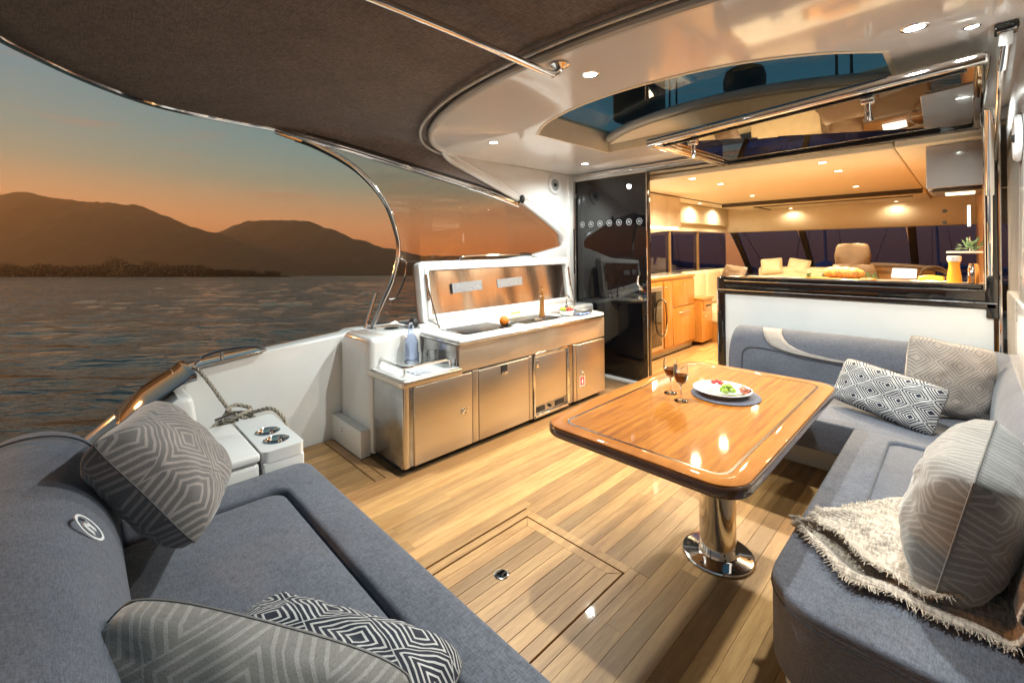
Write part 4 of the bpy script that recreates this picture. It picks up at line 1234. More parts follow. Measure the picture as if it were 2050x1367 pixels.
ringmesh(o_, i_, TZ - .006, TZ + .0015).build('border', 'tablerim', tb, bevel=.004, segs=3, bangle=60)
i2 = rrect(TX0 + .087, TX1 - .087, TY0 + .087, TY1 - .087, .05, 10)
ringmesh(i_, i2, TZ - .005, TZ + .0004).build('inlay', 'inlay', tb)
MB().prism(i2, TZ - .006, TZ + .0006).build('top', 'tabletop', tb)
MB().box(-1.15, -.58, 1.85, 2.75, TZ - .075, TZ - .046).build('mounting_plate', 'blackmatt', tb, bevel=.01)
MB().lathe([(.083, .012), (.083, TZ - .075)], (-.857, 2.225, 0), 48).build('column', 'chrome', tb)
pl_ = MB().lathe([(0, 0), (.160, 0), (.163, .004), (.160, .010), (.15, .013), (.095, .014), (.085, .018), (.083, .03)], (-.857, 2.225, .001), 56, caps=False).build('base_plate', 'chrome', tb)
for k in range(6):
    a = R(20 + 60 * k)
    MB().lathe([(0, 0), (.007, 0), (.0075, .002), (.005, .004), (0, .0042)], (-.857 + .135 * math.cos(a), 2.225 + .135 * math.sin(a), .0135), 12, caps=False).build('bolt', 'blackmatt', pl_)
tag(MB().lathe([(0, 0), (.168, 0), (.17, .002), (.168, .005), (0, .005)], (-.90, 2.46, TZ + .002), 48, caps=False).build('placemat', 'mat'), 'round slate blue placemat on the wooden table', 'placemat')
tag(MB().lathe([(0, .002), (.09, 0), (.096, .003), (.10, .010), (.142, .026), (.145, .029), (.141, .030), (.10, .016), (0, .012)], (-.915, 2.46, TZ + .0075), 56, caps=False).build('plate', 'white'), 'white round plate of cheese, grapes, crackers and cured meat', 'plate')
PZ = TZ + .021
tag(MB().lathe([(0, 0), (.040, 0), (.043, .006), (.043, .026), (.039, .031), (0, .032)], (-.975, 2.415, PZ), 30, caps=False).build('cheese', plain('white_cheese', (.82, .80, .74), .5, var=.04, bump=.2)), 'round white soft cheese on the plate', 'cheese')
rnd = random.Random(5)
gm = plain('green_grape', (.30, .45, .06), .2, var=.2, vscale=30, coat=.4)
gm.node_tree.nodes['Principled BSDF'].inputs['Subsurface Weight'].default_value = .2
gt = thing('grape_bunch', (-.89, 2.48, PZ), 'bunch of green grapes in the middle of the plate', 'grapes')
for k in range(22):
    a = rnd.uniform(0, 6.28)
    r_ = rnd.uniform(0, .04)
    lay = 0 if k < 14 else 1
    MB().ball((-.895 + r_ * math.cos(a) * (1 - lay * .4), 2.475 + 1.1 * r_ * math.sin(a) * (1 - lay * .4), PZ + .011 + lay * .015), .0115, 12, (1, 1, 1.1)).build('grape', gm, gt)
MB().tube([(-.895, 2.475, PZ + .02), (-.90, 2.50, PZ + .035)], .002, 6).build('stalk', 'rope', gt)
ck = plain('cracker', (.62, .44, .24), .7, var=.15, vscale=60, bump=.3, bscale=120)
for k in range(8):
    p = Vector((-.90 + k * .013, 2.355 + k * .011, PZ + .012))
    M_ = frame(p, (.5, -.6, .25), (.75, .55, .0))
    tag(MB().prism(rrect(-.022, .022, -.022, .022, .016), -.0015, .0015).xf(M_).build('cracker', ck, bevel=.0007, segs=1), 'round pale cracker, %s from the left in the overlapping row at the plate front' % ('first', 'second', 'third', 'fourth', 'fifth', 'sixth', 'seventh', 'eighth')[k], 'cracker', 'crackers on the plate')
sm = plain('strawberry_red', (.48, .02, .012), .3, var=.25, vscale=60, bump=.3, bscale=200, coat=.3)
for k, (dx, dy) in enumerate(((-.995, 2.545), (-.965, 2.565), (-.985, 2.575), (-.945, 2.552))):
    tag(MB().ball((dx, dy, PZ + .013), .014, 12, (1, 1.1, .9)).build('strawberry', sm), ('leftmost', 'second from left', 'rear', 'rightmost')[k] + ' small red strawberry at the back rim of the plate', 'strawberry', 'strawberries on the plate')
hm = plain('cured_ham', (.50, .12, .07), .4, var=.45, vscale=40, coat=.2)
for k, (dx, dy, a) in enumerate(((-.835, 2.53, 20), (-.81, 2.51, 60), (-.805, 2.475, 80), (-.83, 2.50, 40))):
    b = MB()
    n_ = 14
    c_, s_ = math.cos(R(a)), math.sin(R(a))
    def roll(u, v, c_=c_, s_=s_, dx=dx, dy=dy):
        th = u * 8.2
        r_ = .005 + u * .010
        l = (v - .5) * .045
        x_, z_ = r_ * math.cos(th), r_ * math.sin(th) * .8
        return Vector((dx + x_ * c_ - l * s_, dy + x_ * s_ + l * c_, PZ + .014 + z_ + .002 * math.sin(9 * v)))
    b.grid(roll, 26, 5)
    tag(b.build('ham_roll', hm, angle=180), ('rearmost', 'outer right', 'front', 'inner')[k] + ' rolled slice of cured ham at the right of the plate', 'ham', 'ham rolls on the plate')
def wineglass(x, y, lab):
    t = thing('wine_glass', (x, y, TZ + .0015), lab, 'wine glass', 'wine glasses on the table')
    c = (x, y, TZ + .002)
    MB().lathe([(0, .0), (.034, .0), (.035, .0015), (.02, .005), (.006, .012), (.0042, .03), (.0042, .075), (.008, .085), (.024, .098), (.034, .118), (.0375, .14), (.036, .165), (.0325, .190), (.0318, .190), (.0350, .165), (.0362, .14), (.0325, .119), (.0225, .100), (.006, .089), (0, .088)], c, 36, caps=False).build('bowl', 'clear', t)
    MB().lathe([(0, .0895), (.006, .0905), (.0217, .1015), (.0318, .1195), (.0350, .134), (0, .134)], c, 32, caps=False).build('red_wine', solid_glass('red_wine', (.16, .008, .012), 0, 1.34), t)
wineglass(-1.125, 2.295, 'glass of red wine standing farther back, behind the other glass')
wineglass(-1.03, 2.215, 'glass of red wine standing nearer, in front of the other glass')
# ------------------------------------------------------------------ aft sofa
SZ = .455
af = thing('aft_sofa', (-1.4, .4, 0), 'blue grey aft bench sofa with a thick rolled backrest and white emblem', 'sofa')
MB().box(-2.29, .40, .12, .70, 0, .28).build('plinth', 'gelcoat', af, bevel=.02)
MB().prism(rrect(-2.325, .40, .06, .805, [.02, .05, .05, .07], 8), .27, SZ - .022).build('seat', 'fabric', af, bevel=.03, segs=4)
# raised bolster along front and left end, rounded inner corner
def bolster(poly, z0, z1, par, bev=.02):
    return MB().prism(poly, z0, z1).build('bolster', 'fabric', par, bevel=bev, segs=5)
inner_c = [(-2.13 + .07 - .07 * math.cos(R(90 * k / 8)), .64 - .07 + .07 * math.sin(R(90 * k / 8))) for k in range(9)]
outer_c = [(-2.325 + .075 - .075 * math.sin(R(90 * k / 8)), .81 - .075 + .075 * math.cos(R(90 * k / 8))) for k in range(9)]
bolster([(.40, .64), (.40, .81)] + outer_c + [(-2.325, .10), (-2.13, .10)] + inner_c, SZ - .05, SZ + .008, af, .022)
pp = rrect(-2.118, .40, .09, .628, [.01, .01, .01, .07], 8)
MB().prism(pp, SZ - .045, SZ - .006).build('seat_pad', 'fabric', af, bevel=.012, segs=3)
prof = [(y_ - .03, z_) for y_, z_ in ((.115, .38), (.125, .52), (.115, .63), (.085, .725), (.035, .80), (-.03, .842), (-.11, .857), (-.19, .842), (-.26, .79), (-.31, .70), (-.33, .55), (-.33, .38))]
b = MB()
xs_ = [-2.50, -2.495, -2.48, -2.45, -2.40, -2.30] + [-2.2 + .1 * i for i in range(20)]
sc_l = [.55, .72, .86, .95, .99, 1.0] + [1.0] * 20
cy_, cz_ = -.10, .55
vs = []
for x_, s in zip(xs_, sc_l):
    for (y_, z_) in prof:
        vs.append((x_, cy_ + (y_ - cy_) * s + .004 * noise.noise((x_ * 3, y_ * 4, z_ * 4)), cz_ + (z_ - cz_) * (s if z_ > cz_ else 1)))
k = len(prof)
b.add(vs, [(i * k + j, (i + 1) * k + j, (i + 1) * k + (j + 1) % k, i * k + (j + 1) % k) for i in range(len(xs_) - 1) for j in range(k)] + [tuple(range(k)), tuple((len(xs_) - 1) * k + j for j in range(k - 1, -1, -1))])
br = b.build('backrest', 'fabric', af, angle=70)
sm_ = br.modifiers.new('round', 'SUBSURF')
sm_.levels = sm_.render_levels = 2
def ysurf(x_, path_t):
    pass
seam = [(-2.30, y_ + .002, z_ + .002) for (y_, z_) in prof[:11]]
MB().tube(catmull([Vector(p) for p in seam], 4), .0035, 6).build('piping', 'fabricdk', br)
# taupe end of the panel at the near end of the backrest
b = MB()
def tanp(u, v):
    x_ = -1.10 + .45 * u - .16 * (1 - v) * (1 - u)
    i = 1 + v * 4.2
    a, c = prof[int(i)], prof[min(int(i) + 1, 11)]
    f = i - int(i)
    y_, z_ = a[0] + (c[0] - a[0]) * f, a[1] + (c[1] - a[1]) * f
    return Vector((x_, y_ + .001, z_ + .003))
emblem(frame((-1.60, .0098, .789), (-1, 0, 0), (0, -.57, .82)), .048, 'logo', br, thick=.003)
b = MB()
for q in range(9):
    b.box(-.06 + q * .0135, -.052 + q * .0135, -.004, .004, 0, .001)
b.xf(frame((-1.57, .048, .722), (-1, 0, 0), (0, -.4, .9)))
b.build('emblem_caption', 'logo', br)

# ------------------------------------------------------------------ corner sofa round the table
cs = thing('corner_sofa', (-.2, 3.0, 0), 'L shaped blue grey corner sofa around the table', 'sofa')
SX = -.452
MB().prism(rrect(SX + .035, .30, 1.50, 4.25, [.14, .02, .02, .02], 8), 0, .205).build('plinth', 'gelcoat', cs, bevel=.01)
MB().box(-1.36, SX + .06, 3.55, 4.25, 0, .265).build('plinth', 'gelcoat', cs, bevel=.01)
MB().lathe([(0, 0), (.008, 0), (.008, .003), (0, .004)], (SX + .034, 1.66, .15), 12, (-1, 0, 0), False).build('vent_screw', 'blackmatt', cs)
st_ = MB().prism(rrect(SX, .14, 1.455, 3.17, [.20, .02, .01, .01], 10), .205, SZ - .012).build('seat', 'fabric', cs, bevel=.028, segs=4)
bs_ = MB().prism(rrect(-1.40, .14, 3.178, 4.12, [.06, .01, .02, .02], 6), .265, SZ - .004).build('seat', 'fabric', cs, bevel=.028, segs=4)
MB().tube([(p[0], p[1], SZ - .03) for p in rrect(SX - .0015, .14, 1.4535, 3.17, [.20, .02, .01, .01], 10)[:12]] + [(.14, 1.4535, SZ - .03)], .003, 6).build('piping', 'fabricdk', st_)
# front bolster of the side seat and sunk pad
ic = [(-.285 + .05 - .05 * math.cos(R(90 * k / 6)), 3.09 - .05 + .05 * math.sin(R(90 * k / 6))) for k in range(7)]
oc = rrect(SX, .14, 1.458, 3.165, [.19, .02, .01, .02], 10)
MB().prism([(SX + .0, 3.165), (SX, 1.65)] + [(SX + .19 - .19 * math.cos(R(90 * k / 8)), 1.648 - .19 * math.sin(R(90 * k / 8))) for k in range(1, 9)] + [(.12, 1.458), (.12, 1.80), (-.235, 1.80), (-.27, 1.815), (-.285, 1.85)] + ic + [(.12, 3.09), (.12, 3.165)],
           SZ - .045, SZ + .006).build('bolster', 'fabric', cs, bevel=.018, segs=5)
BPR = [(0, .28), (0, .70), (.02, .775), (.07, .815), (.12, .81), (.17, .77), (.205, .70), (.225, .60), (.235, .48), (.235, .28)]
path = [(-1.47, 4.33), (-1.465, 4.33), (-1.45, 4.33), (-1.40, 4.33), (-1.30, 4.33), (-1.0, 4.33), (-.6, 4.33), (-.2, 4.33), (.0, 4.33)]
path += [(.0 + .33 * math.sin(R(90 * k / 8)), 4.0 + .33 * math.cos(R(90 * k / 8))) for k in range(1, 9)]
path += [(.33, 3.6), (.33, 3.0), (.33, 2.4), (.33, 1.9), (.33, 1.6), (.33, 1.52), (.33, 1.49), (.33, 1.48)]
b = MB()
b.sweep(path, BPR, left=False)
k = len(BPR)
for e, s in ((0, .5), (1, .75), (2, .93), (len(path) - 1, .5), (len(path) - 2, .75), (len(path) - 3, .93)):
    for j in range(k):
        v = b.v[e * k + j]
        if v.z > .5: v.z = .5 + (v.z - .5) * s
bk2 = b.build('backrest', 'fabric', cs, angle=70)
sm_ = bk2.modifiers.new('round', 'SUBSURF')
sm_.levels = sm_.render_levels = 2
def bkf(z):
    """front of the bulkhead backrest: y at height z"""
    f = [(BPR[i][0], BPR[i][1]) for i in range(3, 10)]
    for (n0, z0), (n1, z1) in zip(f, f[1:]):
        if z1 <= z <= z0:
            t_ = (z0 - z) / (z0 - z1)
            return 4.33 - (n0 + (n1 - n0) * t_) + .004
    return 4.33 - .07
rows_ = [(-1.215, -1.075, .808), (-1.205, -1.065, .78), (-1.19, -1.045, .745), (-1.165, -1.01, .71), (-1.13, -.955, .68), (-1.07, -.87, .657), (-.98, -.72, .640), (-.85, -.50, .627), (-.70, -.33, .618)]
b = MB()
vs = []
for (xa, xb, z) in rows_:
    for q in range(5):
        vs.append((xa + (xb - xa) * q / 4, bkf(z) - .0135, z))
b.add(vs, [(i * 5 + j, i * 5 + j + 1, (i + 1) * 5 + j + 1, (i + 1) * 5 + j) for i in range(len(rows_) - 1) for j in range(4)])
o = b.build('taupe_band', 'tan', bk2, angle=180)
o['label'] = 'taupe curved band on the blue backrest'
so = o.modifiers.new('s', 'SOLIDIFY')
so.thickness = .012
so.offset = 0
ln = catmull([(-1.355, bkf(.46) - .006, .46), (-1.355, bkf(.57) - .006, .57), (-1.33, bkf(.62) - .006, .625), (-1.26, bkf(.645) - .006, .648), (-1.10, bkf(.64) - .006, .642), (-.9, bkf(.615) - .006, .612), (-.5, bkf(.60) - .006, .598), (-.1, bkf(.595) - .006, .593)], 6)
MB().tube(ln, .006, 8).build('piping', 'fabricdk', bk2)

# ------------------------------------------------------------------ cushions
def cushion(name, M, w, h, t, mat, label, seed=1, pinch=.07, n=28, droop=0.0, pipe='fabricdk', crease=.012):
    root = thing(name, M.translation, label, 'cushion', 'loose cushions')
    b = MB()
    def P(u, v, side):
        x, y = 2 * u - 1, 2 * v - 1
        pw = 1 - pinch * (1 - y * y) * abs(x) ** 1.5
        ph = 1 - pinch * (1 - x * x) * abs(y) ** 1.5
        rc = 1 - .085 * (x * y) ** 4
        X, Y = x * w / 2 * pw * rc, y * h / 2 * ph * rc
        th = max(0, (1 - abs(x) ** 3) * (1 - abs(y) ** 3)) ** .42 * t / 2
        e = min(1 - abs(x), 1 - abs(y))
        wr = crease * noise.noise((x * 2.2 + seed, y * 2.2, side * 3)) * min(1, e * 4)
        wr += crease * .7 * noise.noise((x * 5 + seed, y * 5, side * 5 + 9)) * min(1, e * 5)
        a = math.atan2(y, x)
        wr += .004 * math.sin(a * 16 + seed) * min(1, e * 6) * max(0, 1 - e * 2.2)
        Z = side * (th + wr * (1 if th > .004 else 0))
        Z += droop * (x * x - .3)
        return M @ Vector((X, Y, Z))
    b.grid(lambda u, v: P(u, v, 1), n, n, True)
    b.grid(lambda u, v: P(1 - u, v, -1), n, n, True)
    # second side keeps mirrored UVs; weld by distance would lose them, edges meet exactly
    o = b.build('cover', mat, root, angle=180)
    path = []
    for k in range(n): path.append(P(k / n, 0, 1))
    for k in range(n): path.append(P(1, k / n, 1))
    for k in range(n): path.append(P(1 - k / n, 1, 1))
    for k in range(n): path.append(P(0, 1 - k / n, 1))
    MB().tube(path, .003, 6, closed=True).build('piping', pipe, root)
    return root
pip = plain('dark_piping', (.07, .065, .065), .6, var=.2)
pipb = plain('beige_piping', (.40, .34, .28), .6, var=.2)
MT['pip'], MT['pipb'] = pip, pipb
MT['pipg'] = plain('grey_piping', (.19, .175, .165), .6, var=.2)
cushion('cushion', frame((-1.985, .215, .745), (-.94, .335, -.056), (-.238, -.533, .812)), .50, .47, .25, 'greydia', 'grey taupe diamond cushion leaning on the aft backrest by the stern corner', 2, pipe='pip')
cushion('cushion', frame((-.98, .18, .54), (.45, .44, -.16), (-.30, .30, .90)), .65, .42, .24, 'greybig', 'large grey velvet cushion in the bottom left foreground', 5, pipe='pipg', crease=.012, pinch=-.03)
cushion('cushion', frame((-1.06, .40, .505), (.86, .51, -.03), (-.51, .86, -.08)), .64, .30, .20, 'navyb', 'navy and white lozenge cushion tucked behind the large grey foreground cushion', 8, pipe='pip')
cushion('cushion', frame((-.345, 3.50, .60), (.90, -.42, -.10), (.26, .36, .90)), .58, .30, .14, 'navy', 'navy and white lumbar cushion in the sofa corner behind the table', 11, pipe='pip', pinch=.06)
cushion('cushion', frame((-.075, 3.80, .68), (.83, .50, -.19), (.16, .30, .94)), .47, .47, .16, 'beigedia', 'beige and grey lozenge cushion standing in the sofa corner', 14, pipe='pipb')
cushion('cushion', frame((-.004, 1.945, .69), (.055, .43, .065), (.09, -.066, .426)), .47, .47, .25, 'greybig', 'grey velvet cushion leaning on the throw at the right edge', 17, pipe='pipg', crease=.011)

# ------------------------------------------------------------------ throw blanket
tr_ = thing('throw_blanket', (-.1, 2.0, SZ), 'oatmeal knitted throw with fringe spread over the side seat', 'blanket')
rnd = random.Random(21)
def edges(x):
    a = 1.68 + .20 * max(0, 1 - (x + .43) / .19) ** 1.5 + .012 * math.sin(x * 31)
    c = 1.93 + .42 * min(1, max(0, (x + .43) / .26)) ** .7 + .25 * max(0, x + .17)
    return a, c
def thr(u, v):
    """u runs from the fringed tip on the seat to the backrest and over it, v across from aft to forward"""
    s = u * 1.05
    xs = -.43 + min(s, .52)
    a, c = edges(xs)
    y = a + (c - a) * v
    fold = .010 * math.sin(v * 11 + u * 6 + 1) + .010 * noise.noise((u * 5, v * 6, 2)) + .006 * math.sin(v * 27 + u * 3)
    if s < .50:
        x = xs + .012 * math.sin(v * 9)
        z = SZ + .022 + fold
    elif s < .60:
        t = (s - .5) / .1
        x = .07 + .035 * t
        z = SZ + .022 + .07 * t * t + fold * .8
    else:
        t = (s - .6) / .45
        x = .088 + .06 * t + fold * .5
        z = SZ + .092 + .30 * t
        if t > .75:
            x += (t - .75) * .35
    return Vector((x, y, max(z, SZ + .010)))
b = MB()
b.grid(thr, 80, 70)
o = b.build('cloth', 'throw', tr_, angle=180)
o.modifiers.new('s', 'SOLIDIFY').thickness = .006
def thr2(u, v):
    x = -.385 + .40 * u
    a, c = edges(x)
    a += .085 + .03 * math.sin(u * 7)
    y = a + (c - .04 - a) * v
    return Vector((x, y, SZ + .048 + .014 * math.sin(v * 10 + u * 7) + .012 * noise.noise((u * 6, v * 7, 9)) + .012 * math.exp(-v * 12)))
b = MB()
b.grid(thr2, 50, 40)
o2 = b.build('cloth_fold', 'throw', tr_, angle=180)
o2.modifiers.new('s', 'SOLIDIFY').thickness = .006
b = MB()
def strand(p, d, L):
    q = [p]
    for k in range(3):
        d = (d + Vector((rnd.gauss(0, .25), rnd.gauss(0, .25), rnd.gauss(0, .12)))).normalized()
        nxt = q[-1] + d * L / 3
        nxt.z = max(nxt.z, SZ + .009)
        q.append(nxt)
    b.tube(q, [.0017, .0016, .0013, .0008], 4)
for k in range(120):
    v = k / 119
    p = thr(0.0, v)
    for r_ in range(2):
        strand(p + Vector((0, rnd.uniform(-.003, .003), rnd.uniform(-.004, .008))), Vector((-1, rnd.gauss(0, .25), -.1)), rnd.uniform(.015, .03))
    strand(thr2(0, v), Vector((-1, rnd.gauss(0, .3), -.1)), rnd.uniform(.015, .03))
for k in range(190):
    u = k / 189
    strand(thr(u * .52, 0), Vector((rnd.gauss(-.25, .3), -1, -.1)), rnd.uniform(.015, .032))
    strand(thr2(u, 0), Vector((rnd.gauss(-.3, .3), -1, -.1)), rnd.uniform(.015, .03))
    strand(thr(u * .35, 1), Vector((rnd.gauss(-.3, .3), 1, -.05)), rnd.uniform(.012, .025))
fo = b.build('fringe', 'fringe', tr_)
fo['kind'] = 'stuff'
# ------------------------------------------------------------------ saloon interior
YS = 4.50
sf = struct(MB().box(-3.45, .72, YS - .02, 10.5, -.05, -.014).build('saloon_floor', 'caulk'), 'pale planked saloon floor')
x = -2.9
rnd = random.Random(4)
while x < -1.4:
    y = YS
    while y < 8.2:
        L = round(rnd.uniform(.8, 1.6), 1)
        plank(x, x + .115, y, min(y + L, 8.4) - .002, sf)
        y += L
    x += .117
MT['saloonwall'] = plain('saloon_wall', (.70, .60, .44), .4, var=.03)
pw = struct(MB().box(-3.45, -3.38, YS, 9.3, 0, 1.06).build('wall_port', 'saloonwall'), 'cream saloon wall')
MB().prism([(YS, 2.3), (9.4, 2.3), (9.4, 1.80), (8.0, 1.80), (6.8, 1.78), (6.0, 1.72), (5.2, 1.60), (YS, 1.45)], -3.45, -3.38, 'x').build('upper_wall', 'saloonwall', pw)
stw = struct(MB().box(.12, .18, YS + .05, 9.4, 0, 2.3).build('wall_starboard', 'oak'), 'oak lined saloon wall behind the galley counter')
cl_ = struct(MB().box(-3.45, .72, YS, 9.5, 2.315, 2.36).build('ceiling', 'creamceil'), 'cream lit saloon ceiling')
MB().box(-2.93, -.38, YS + .02, 7.95, 2.25, 2.30).build('ceiling_panel', 'creamceil', cl_, bevel=.01)
MB().box(-2.962, -2.932, YS + .02, 7.982, 2.245, 2.31).box(-2.93, -.38, 7.952, 7.982, 2.19, 2.31).build('painted_gap_shade', plain('gap_shade_colour', (.05, .035, .02), .6), cl_)  # dark strips painting in the shade of the gap round the panel
MB().box(-3.38, -2.965, YS, 9.4, 2.262, 2.318).build('ceiling_panel', 'creamceil', cl_, bevel=.01)
MB().box(-.372, .12, YS, 9.4, 2.252, 2.318).build('ceiling_panel', 'creamceil', cl_, bevel=.01)
MB().box(-2.96, -.35, 7.985, 9.35, 2.20, 2.318).build('ceiling_panel', 'creamceil', cl_, bevel=.01)
MB().box(-2.55, -.5, 8.35, 8.42, 2.185, 2.205).box(-2.55, -2.5, 8.35, 9.2, 2.185, 2.205).build('roof_hatch_trim', plain('hatch_trim', (.12, .09, .06), .4), cl_, bevel=.004)
MB().prism([(9.38, 2.3), (9.38, 2.02), (9.50, 1.80), (9.62, 1.80), (9.62, 2.3)], -3.40, .72, 'x').build('front_soffit', 'creamceil', cl_, bevel=.02)
MB().box(-3.378, -3.33, YS, 9.4, 1.92, 2.26).build('side_valance', 'creamceil', cl_, bevel=.02)
# windscreen
wsn = thing('windscreen', (-1.4, 9.9, 1.0), 'raked saloon windscreen with dark mullions behind the helm chair', 'window')
def wsp(x, t):
    return Vector((x, 9.54 + .95 * t, 1.80 - .86 * t))
for x0_, x1_ in ((-3.36, -2.17), (-2.09, -.66), (-.58, .7)):
    q = [wsp(x0_, 0), wsp(x1_, 0), wsp(x1_ + .06, 1), wsp(x0_ + .06, 1)]
    MB().add(q + [p + Vector((0, .008, .008)) for p in q], [(0, 1, 2, 3), (7, 6, 5, 4), (0, 4, 5, 1), (1, 5, 6, 2), (2, 6, 7, 3), (3, 7, 4, 0)]).build('pane', 'tint', wsn, smooth=False)
for x_ in (-3.30, -2.13, -.62, .55):
    d = wsp(x_ + .06, 1.0) - wsp(x_, 0)
    M_ = frame((wsp(x_, 0) + wsp(x_ + .06, 1)) / 2, (1, 0, 0), d)
    MB().box(-.05, .05, -d.length / 2, d.length / 2, -.03, .03).xf(M_).build('mullion', plain('dark_mullion', (.05, .035, .025), .35), wsn, bevel=.01)
struct(MB().box(-3.45, .75, 9.4, 10.6, .55, .93).build('dash_wall', 'brownleather', bevel=.03), 'dark dashboard shelf under the windscreen')
# port window
pwn = thing('port_window', (-3.42, 6.8, 1.06), 'long tinted port saloon window above the settee', 'window')
MB().prism([(4.75, 1.07), (9.5, 1.07), (9.5, 1.79), (8.0, 1.79), (6.8, 1.77), (6.0, 1.71), (5.2, 1.59), (4.75, 1.50)], -3.44, -3.43, 'x').build('pane', 'tint', pwn, smooth=False)
for y_ in (6.95, 8.05):
    MB().box(-3.43, -3.39, y_, y_ + .05, 1.06, 1.79).build('post', plain('brown_post', (.20, .12, .05), .4), pwn, bevel=.01)
# upper cabinets
uc = thing('wall_cabinet', (-3.1, 5.4, 1.80), 'cream lacquered wall cabinet with a light strip under it', 'cabinet')
for k in range(4):
    MB().box(-3.37, -2.90, 4.62 + k * .42, 4.62 + k * .42 + .414, 1.80, 2.235).build('door', 'creamgloss', uc, bevel=.005)
MB().box(-2.98, -2.93, 4.62, 6.28, 1.775, 1.797).build('light_strip', 'ledstrip', uc)
l_ = lamp('lamp', 'POINT', (.1, 0, -.1), 25, (1, .8, .5), uc, size=.15)
# oak galley units
oc_ = thing('oak_cabinet', (-3.1, 5.9, 0), 'honey oak saloon cabinet with wine fridge seen through the doorway', 'cabinet')
MB().box(-3.37, -2.905, 4.62, 6.72, .08, 1.06).build('carcass', 'oak', oc_, bevel=.004)
MB().box(-3.37, -2.93, 4.62, 6.70, 0, .08).build('kick', 'steelside', oc_)
MB().box(-3.375, -2.885, 4.60, 6.74, 1.062, 1.10).build('worktop', 'oak', oc_, bevel=.008)
MB().box(-3.36, -2.93, 4.62, 6.70, 1.10, 1.112).build('worktop_inset', 'creamgloss', oc_, bevel=.004)
fr = MB().box(-2.904, -2.885, 5.05, 5.70, .12, .98).build('fridge_door', 'steel', oc_, bevel=.01)
MB().box(-2.886, -2.882, 5.10, 5.65, .18, .92).build('fridge_pane', 'doorglass', fr, bevel=.004)
MB().tube(catmull([(-2.88, 5.66, .80), (-2.83, 5.655, .76), (-2.81, 5.65, .55), (-2.83, 5.655, .36), (-2.88, 5.66, .30)], 6), .013, 10).build('fridge_handle', 'chrome', fr)
def odoor(y0, y1, z0, z1, handle=None):
    o = MB().box(-2.903, -2.885, y0, y1, z0, z1).build('door', 'oak', oc_, bevel=.004)
    if handle:
        ya, yb_, zz = handle
        MB().tube(catmull([(-2.885, ya, zz), (-2.86, ya + .02, zz + .004), (-2.855, (ya + yb_) / 2, zz + .012), (-2.86, yb_ - .02, zz + .004), (-2.885, yb_, zz)], 5), .009, 8).build('handle', 'steel', o)
    return o
odoor(5.74, 5.98, .12, 1.04)
odoor(6.0, 6.70, .66, 1.04)
odoor(6.0, 6.70, .12, .645, (6.18, 6.50, .57))
for (y_, z_) in ((5.80, .95), (6.34, .97), (6.66, .60), (5.79, .6)):
    MB().lathe([(0, 0), (.018, 0), (.016, .008), (0, .01)], (-2.885, y_, z_), 14, (1, 0, 0), False).build('knob', 'chrome', oc_)
tag(MB().ball((-3.05, 4.95, 1.15), .038, 16).build('orange', 'oak'), 'small orange fruit on the oak saloon cabinet', 'fruit')
lc = thing('low_oak_cabinet', (-3.05, 6.95, 0), 'low honey oak cabinet beside the cream settee', 'cabinet')
MB().box(-3.37, -2.80, 6.76, 7.16, .06, .70).build('carcass', 'oak', lc, bevel=.004)
MB().box(-3.375, -2.78, 6.75, 7.18, .70, .73).build('worktop', 'oak', lc, bevel=.006)
MB().box(-2.80, -2.785, 6.80, 7.13, .55, .67).build('drawer', 'oak', lc, bevel=.004)
MB().lathe([(0, 0), (.018, 0), (.016, .008), (0, .01)], (-2.785, 6.85, .45), 14, (1, 0, 0), False).build('knob', 'chrome', lc)
MB().box(-2.786, -2.775, 6.88, 7.05, .60, .62).build('handle', 'blackmatt', lc, bevel=.004)
# settee
se = thing('cream_settee', (-2.9, 8.0, 0), 'cream leather settee along the far port side of the saloon', 'sofa')
MB().box(-3.36, -2.60, 7.22, 9.2, 0, .30).build('base', 'oak', se, bevel=.01)
for k in range(3):
    MB().box(-3.34, -2.56, 7.20 + k * .67, 7.20 + k * .67 + .66, .30, .50).build('seat', 'cream', se, bevel=.05, segs=4)
    MB().box(-3.37, -3.16, 7.20 + k * .67, 7.20 + k * .67 + .66, .50, 1.10).build('back_cushion', 'cream', se, bevel=.06, segs=4)
s2 = thing('dinette_bench', (-2.1, 8.9, 0), 'cream bench back in front of the windscreen beside the helm', 'sofa')
MB().box(-2.62, -1.52, 8.78, 9.02, .3, 1.15).build('backrest', 'cream', s2, bevel=.06, segs=4)
MB().box(-2.55, -1.6, 8.2, 8.78, 0, .48).build('seat', 'cream', s2, bevel=.05, segs=4)
cushion('cushion', frame((-2.45, 7.1, 1.11), (.9, -.3, -.1), (.1, .4, .9)), .40, .26, .12, 'brownleather', 'dark grey cushion nearest the doorway jamb inside the saloon', 31, n=12)
cushion('cushion', frame((-2.40, 8.8, 1.16), (1, .1, .1), (0, .3, .9)), .36, .30, .12, 'cream', 'pale cushion on the left of the dinette bench', 33, n=12)
cushion('cushion', frame((-2.0, 8.85, 1.16), (1, -.1, -.15), (0, .3, .9)), .36, .28, .12, 'cream', 'pale cushion in the middle of the dinette bench', 35, n=12)
